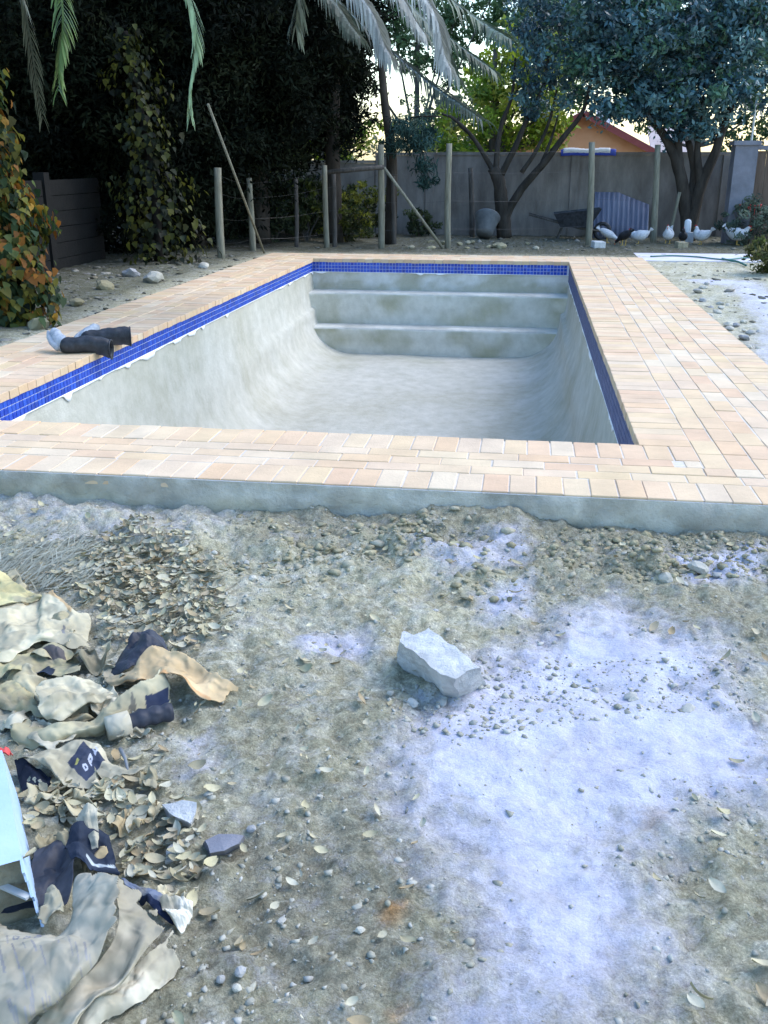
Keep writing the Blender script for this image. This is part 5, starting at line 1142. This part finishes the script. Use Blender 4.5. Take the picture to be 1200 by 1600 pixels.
for px, py, s, l in [(240,438,.14,'pale angular rock on the bank beside the left paving'),(205,432,.13,'dull grey rock by the pale angular one on the bank'),(318,418,.09,'pale round rock against the left paving below the short post'),(165,452,.14,'low brown rock half buried under the evergreens'),(60,512,.12,'dark rock at the foot of the orange creeper'),(120,475,.08,'small grey rock between the creeper and the paving')]:
    o = stone(px, py, s, l, 'rocks on the left bank', -.1, 'rock')
    if 'pale' not in l: o.data = darkrocks[random.randrange(3)]
for i in range(26):
    px = random.uniform(1080, 1195); py = 445+(px-1080)*.75+random.uniform(-20, 45); stone(px, py, random.uniform(.025,.06), 'white cement crumb in the rubble beside the right paving', 'rubble beside the right paving', -.1, 'rubble_stone')
for i in range(14):
    px = random.uniform(620, 860); stone(px, random.uniform(378,390), random.uniform(.05,.09), 'grey stone lying along the far edge of the back paving', 'stones behind the back paving', -.15, 'edge_stone').data = darkrocks[i % 3]

# stuff scattered over the soil: grit, clods
def scatter(name, pts, sizes, m_, flat=.6):
    base = np.array([(1,0,0),(-.5,.87,0),(-.5,-.87,0),(.1,.1,.8),(-.15,-.1,-.5),(.55,.6,.25),(-.75,.05,.3),(.4,-.7,.3)]); tri = None
    bm = bmesh.new(); bmesh.ops.create_icosphere(bm, subdivisions=1, radius=1); bv = np.array([v.co[:] for v in bm.verts]); bf = np.array([[v.index for v in f.verts] for f in bm.faces]); bm.free()
    n = len(pts); k = len(bv); j = (1+.38*rng.normal(size=(n, k, 1))).clip(.35, 1.9); V = bv[None]*j; sc = sizes[:, None]*np.stack([.8+.5*rng.random(n), .7+.5*rng.random(n), flat*(.7+.5*rng.random(n))], 1)
    V = V*sc[:, None, :]; a = rng.random(n)*6.28; ca, sa = np.cos(a)[:, None], np.sin(a)[:, None]; x, y = V[..., 0]*ca-V[..., 1]*sa, V[..., 0]*sa+V[..., 1]*ca
    V = np.stack([x, y, V[..., 2]], -1)+pts[:, None, :]; F = (bf[None]+(np.arange(n)*k)[:, None, None]).reshape(-1, 3)
    return tag(obj(name, mesh(name, V.reshape(-1, 3), F, M[m_])), kind='stuff')
def soil_points(n, fn):
    out = []
    while len(out) < n:
        x = rng.uniform(-2.3, 1.55, 4000); y = rng.uniform(1.1, OYF-.02, 4000); p = fn(x, y); ok = rng.random(4000) < p; out += list(zip(x[ok], y[ok]))
    a = np.array(out[:n]); return np.column_stack([a, gheight(a[:,0], a[:,1])])
cm = lambda x, y: np.clip(sdf(x, y, CEM[0][0])/.1, 0, 1)
pts = soil_points(8000, lambda x, y: (.25+.75*np.clip(fbm(x*1.8, y*1.8, o=3, s=61)+.25+.9*(sdf(x, y, DARK[0][0]) > 0), 0, 1))*(1-.75*cm(x, y)))
scatter('grit', pts, .0025+.009*rng.random(len(pts))**4, 'grit')
pts = soil_points(2600, lambda x, y: np.clip(np.clip(1-abs(y-3.85)/.42, 0, 1)*(fbm(x*2.5, y*4, o=3, s=71)+.35), 0, 1))
scatter('soil_clods', pts, .004+.022*rng.random(len(pts))**5, 'clod', .55)
pts = soil_points(900, lambda x, y: np.clip((sdf(x, y, wp([(640,1060),(760,1030),(900,1040),(1150,1040),(1150,1100),(900,1120),(700,1150),(620,1120)])) > -.05)*1.0, 0, 1)*.8+.01*cm(x, y))
scatter('cement_crumbs', pts, .003+.010*rng.random(len(pts))**4, 'grit')

# dry leaves
def dry_leaf_mesh(seed):
    r = random.Random(seed); n = 7; V = []; curl = r.uniform(.1,.55); tw = r.uniform(-.3,.3)
    for i in range(n):
        t = i/(n-1); wv = .27*math.sin(math.pi*min(1, t*.93+.05))**.8*(1-.15*t); x = t-.5; z = curl*(x*x)*1.2
        V += [(x, -wv, z+.10+wv*tw), (x, 0, z), (x, wv, z+.10-wv*tw)]
    F = [(3*i+j, 3*i+3+j, 3*i+4+j, 3*i+1+j) for i in range(n-1) for j in (0, 1)]
    return np.array(V), F
lv = [dry_leaf_mesh(s) for s in range(6)]; lm = [mesh('dry_leaf', V, F, M['dryleaf'], True) for V, F in lv]
for px, py, s in [(376,955,.055),(368,972,.04),(460,970,.03),(318,1102,.05),(238,1222,.05),(433,1383,.055),(210,1192,.08),(235,1175,.07),(250,1185,.06),(255,1175,.06),(245,1192,.05),(565,1082,.045),(575,1083,.04),(610,1103,.06),(470,1032,.05),(490,1025,.04),(385,1055,.045),(395,1078,.04),
                  (440,1310,.04),(490,1312,.04),(445,1330,.05),(470,1370,.035),(380,1330,.05),(405,1495,.05),(380,1485,.05),(230,1365,.06),(225,1372,.06),(275,1365,.06),(1150,1195,.06),(950,860,.05),(540,940,.04),(640,905,.03),(420,1010,.05),(455,1060,.035),(480,1135,.04),
                  (60,1405,.06),(50,1412,.05),(180,1250,.06),(185,1245,.07),(350,1040,.04),(512,1175,.03),(650,1250,.04),(655,1015,.04)]:
    q = P(px, py, GZ0); zz = gz(q[0], q[1]); onbag = px < 70 and py > 1390; q = P(px, py, zz); o = obj('dry_leaf', lm[random.randrange(6)], None, (q[0], q[1], zz+.008+(.12 if onbag else 0))); o.scale = (s*.72, s*.6, s*.7); o.rotation_euler = (random.uniform(-.35,.35), random.uniform(-.35,.35), random.uniform(0, 6.28))
    tag(o, 'single dry yellowish leaf lying loose on the soil', 'leaf', 'fallen leaves')
LP = wp([(150,850),(230,830),(310,870),(350,930),(340,1000),(280,1040),(240,1010),(170,1000),(150,960),(90,900)])
LP2 = wp([(40,1230),(190,1190),(240,1230),(300,1290),(300,1370),(210,1370),(150,1280),(60,1290)])
pts = []
for poly, n in ((LP, 1250), (LP2, 240)):
    xs = [p[0] for p in poly]; ys = [p[1] for p in poly]; c_ = 0
    while c_ < n:
        x = rng.uniform(min(xs)-.15, max(xs)+.15, 500); y = rng.uniform(min(ys)-.15, max(ys)+.15, 500); ok = rng.random(500) < np.clip(sdf(x, y, poly)/.12+.45, 0, 1)
        a = np.column_stack([x[ok], y[ok]]); pts += list(a); c_ += len(a)
x = -2.3+3.6*rng.random(700)**1.7; y = rng.uniform(1.2, 4.0, 700); ok = cm(x, y) < .3; pts += list(np.column_stack([x[ok], y[ok]]))
pts = np.array(pts); z = gheight(pts[:,0], pts[:,1]); mb = MB(); BV, BF = [], []; off = 0
for (x, y), zz in zip(pts, z):
    V, F = lv[random.randrange(6)]; s = .014+.045*random.random()**1.7; e = Matrix.Rotation(random.uniform(0,6.28), 3, 'Z') @ Matrix.Rotation(random.uniform(-.6,.6), 3, 'X') @ Matrix.Rotation(random.uniform(-.5,.5), 3, 'Y')
    V = (V*s) @ np.array(e).T+np.array([x, y, zz+.008+.02*random.random()]); BV.append(V); BF += [tuple(i+off for i in f) for f in F]; off += len(V)
tag(obj('leaf_litter', mesh('leaf_litter', np.concatenate(BV), BF, M['dryleaf'], True)), kind='stuff')
# dead grass beside the heap and along the bank
BV, BF = [], []; off = 0
for (poly, n, zb) in ((wp([(0,850),(110,840),(150,900),(110,930),(60,920),(0,895)]), 900, GZ0),):
    xs = [p[0] for p in poly]; ys = [p[1] for p in poly]; c_ = 0
    while c_ < n:
        x, y = rng.uniform(min(xs), max(xs)), rng.uniform(min(ys), max(ys))
        if sdf(np.array([x]), np.array([y]), poly)[0] < -.03: continue
        c_ += 1; zz = gz(x, y) if c_ % 5 == 0 else GZ0+.02; a = random.gauss(.9, .45); L_ = random.uniform(.05, .14); d = np.array([math.cos(a), math.sin(a), random.uniform(.02,.35)]); sd_ = np.array([-d[1], d[0], 0])*.0022; p = np.array([x, y, zz+.004])
        BV.append(np.array([p-sd_, p+sd_, p+d*L_*.6+sd_*.8+[0,0,.006], p+d*L_*.6-sd_*.8+[0,0,.006], p+d*L_])); BF += [(off,off+1,off+2,off+3),(off+3,off+2,off+4)]; off += 5
tag(obj('dead_grass', mesh('dead_grass', np.concatenate(BV), BF, M['straw'])), kind='stuff')
n = 1500; x = np.concatenate([rng.uniform(-6.4, -4.25, 700), rng.uniform(-4.5, 6, 500), rng.uniform(1.95, 5, 300)]); y = np.concatenate([rng.uniform(6, 16, 700), rng.uniform(17.9, 21.8, 500), rng.uniform(6, 16, 300)])
scatter('yard_litter', np.column_stack([x, y, gheight(x, y)]), .012+.05*rng.random(n)**4, 'litter', .45)
# twig
for px0, py0, px1, py1, lb in ((290,822,305,860,'short pale stick on the soil near the concrete edge'),(188,1170,200,1205,'thin pale stick beside the bag with the navy label')):
    a, c = P(px0, py0, GZ0+.03), P(px1, py1, GZ0+.02); o = MB().tube([(0,0,0), tuple((c-a)*.5+np.array([.004,0,.004])), tuple(c-a)], [.006,.005,.004], 6).build('stick', M['tub'], None, True); o.location = a; tag(o, lb, 'stick')
print('objects', len(bpy.data.objects))
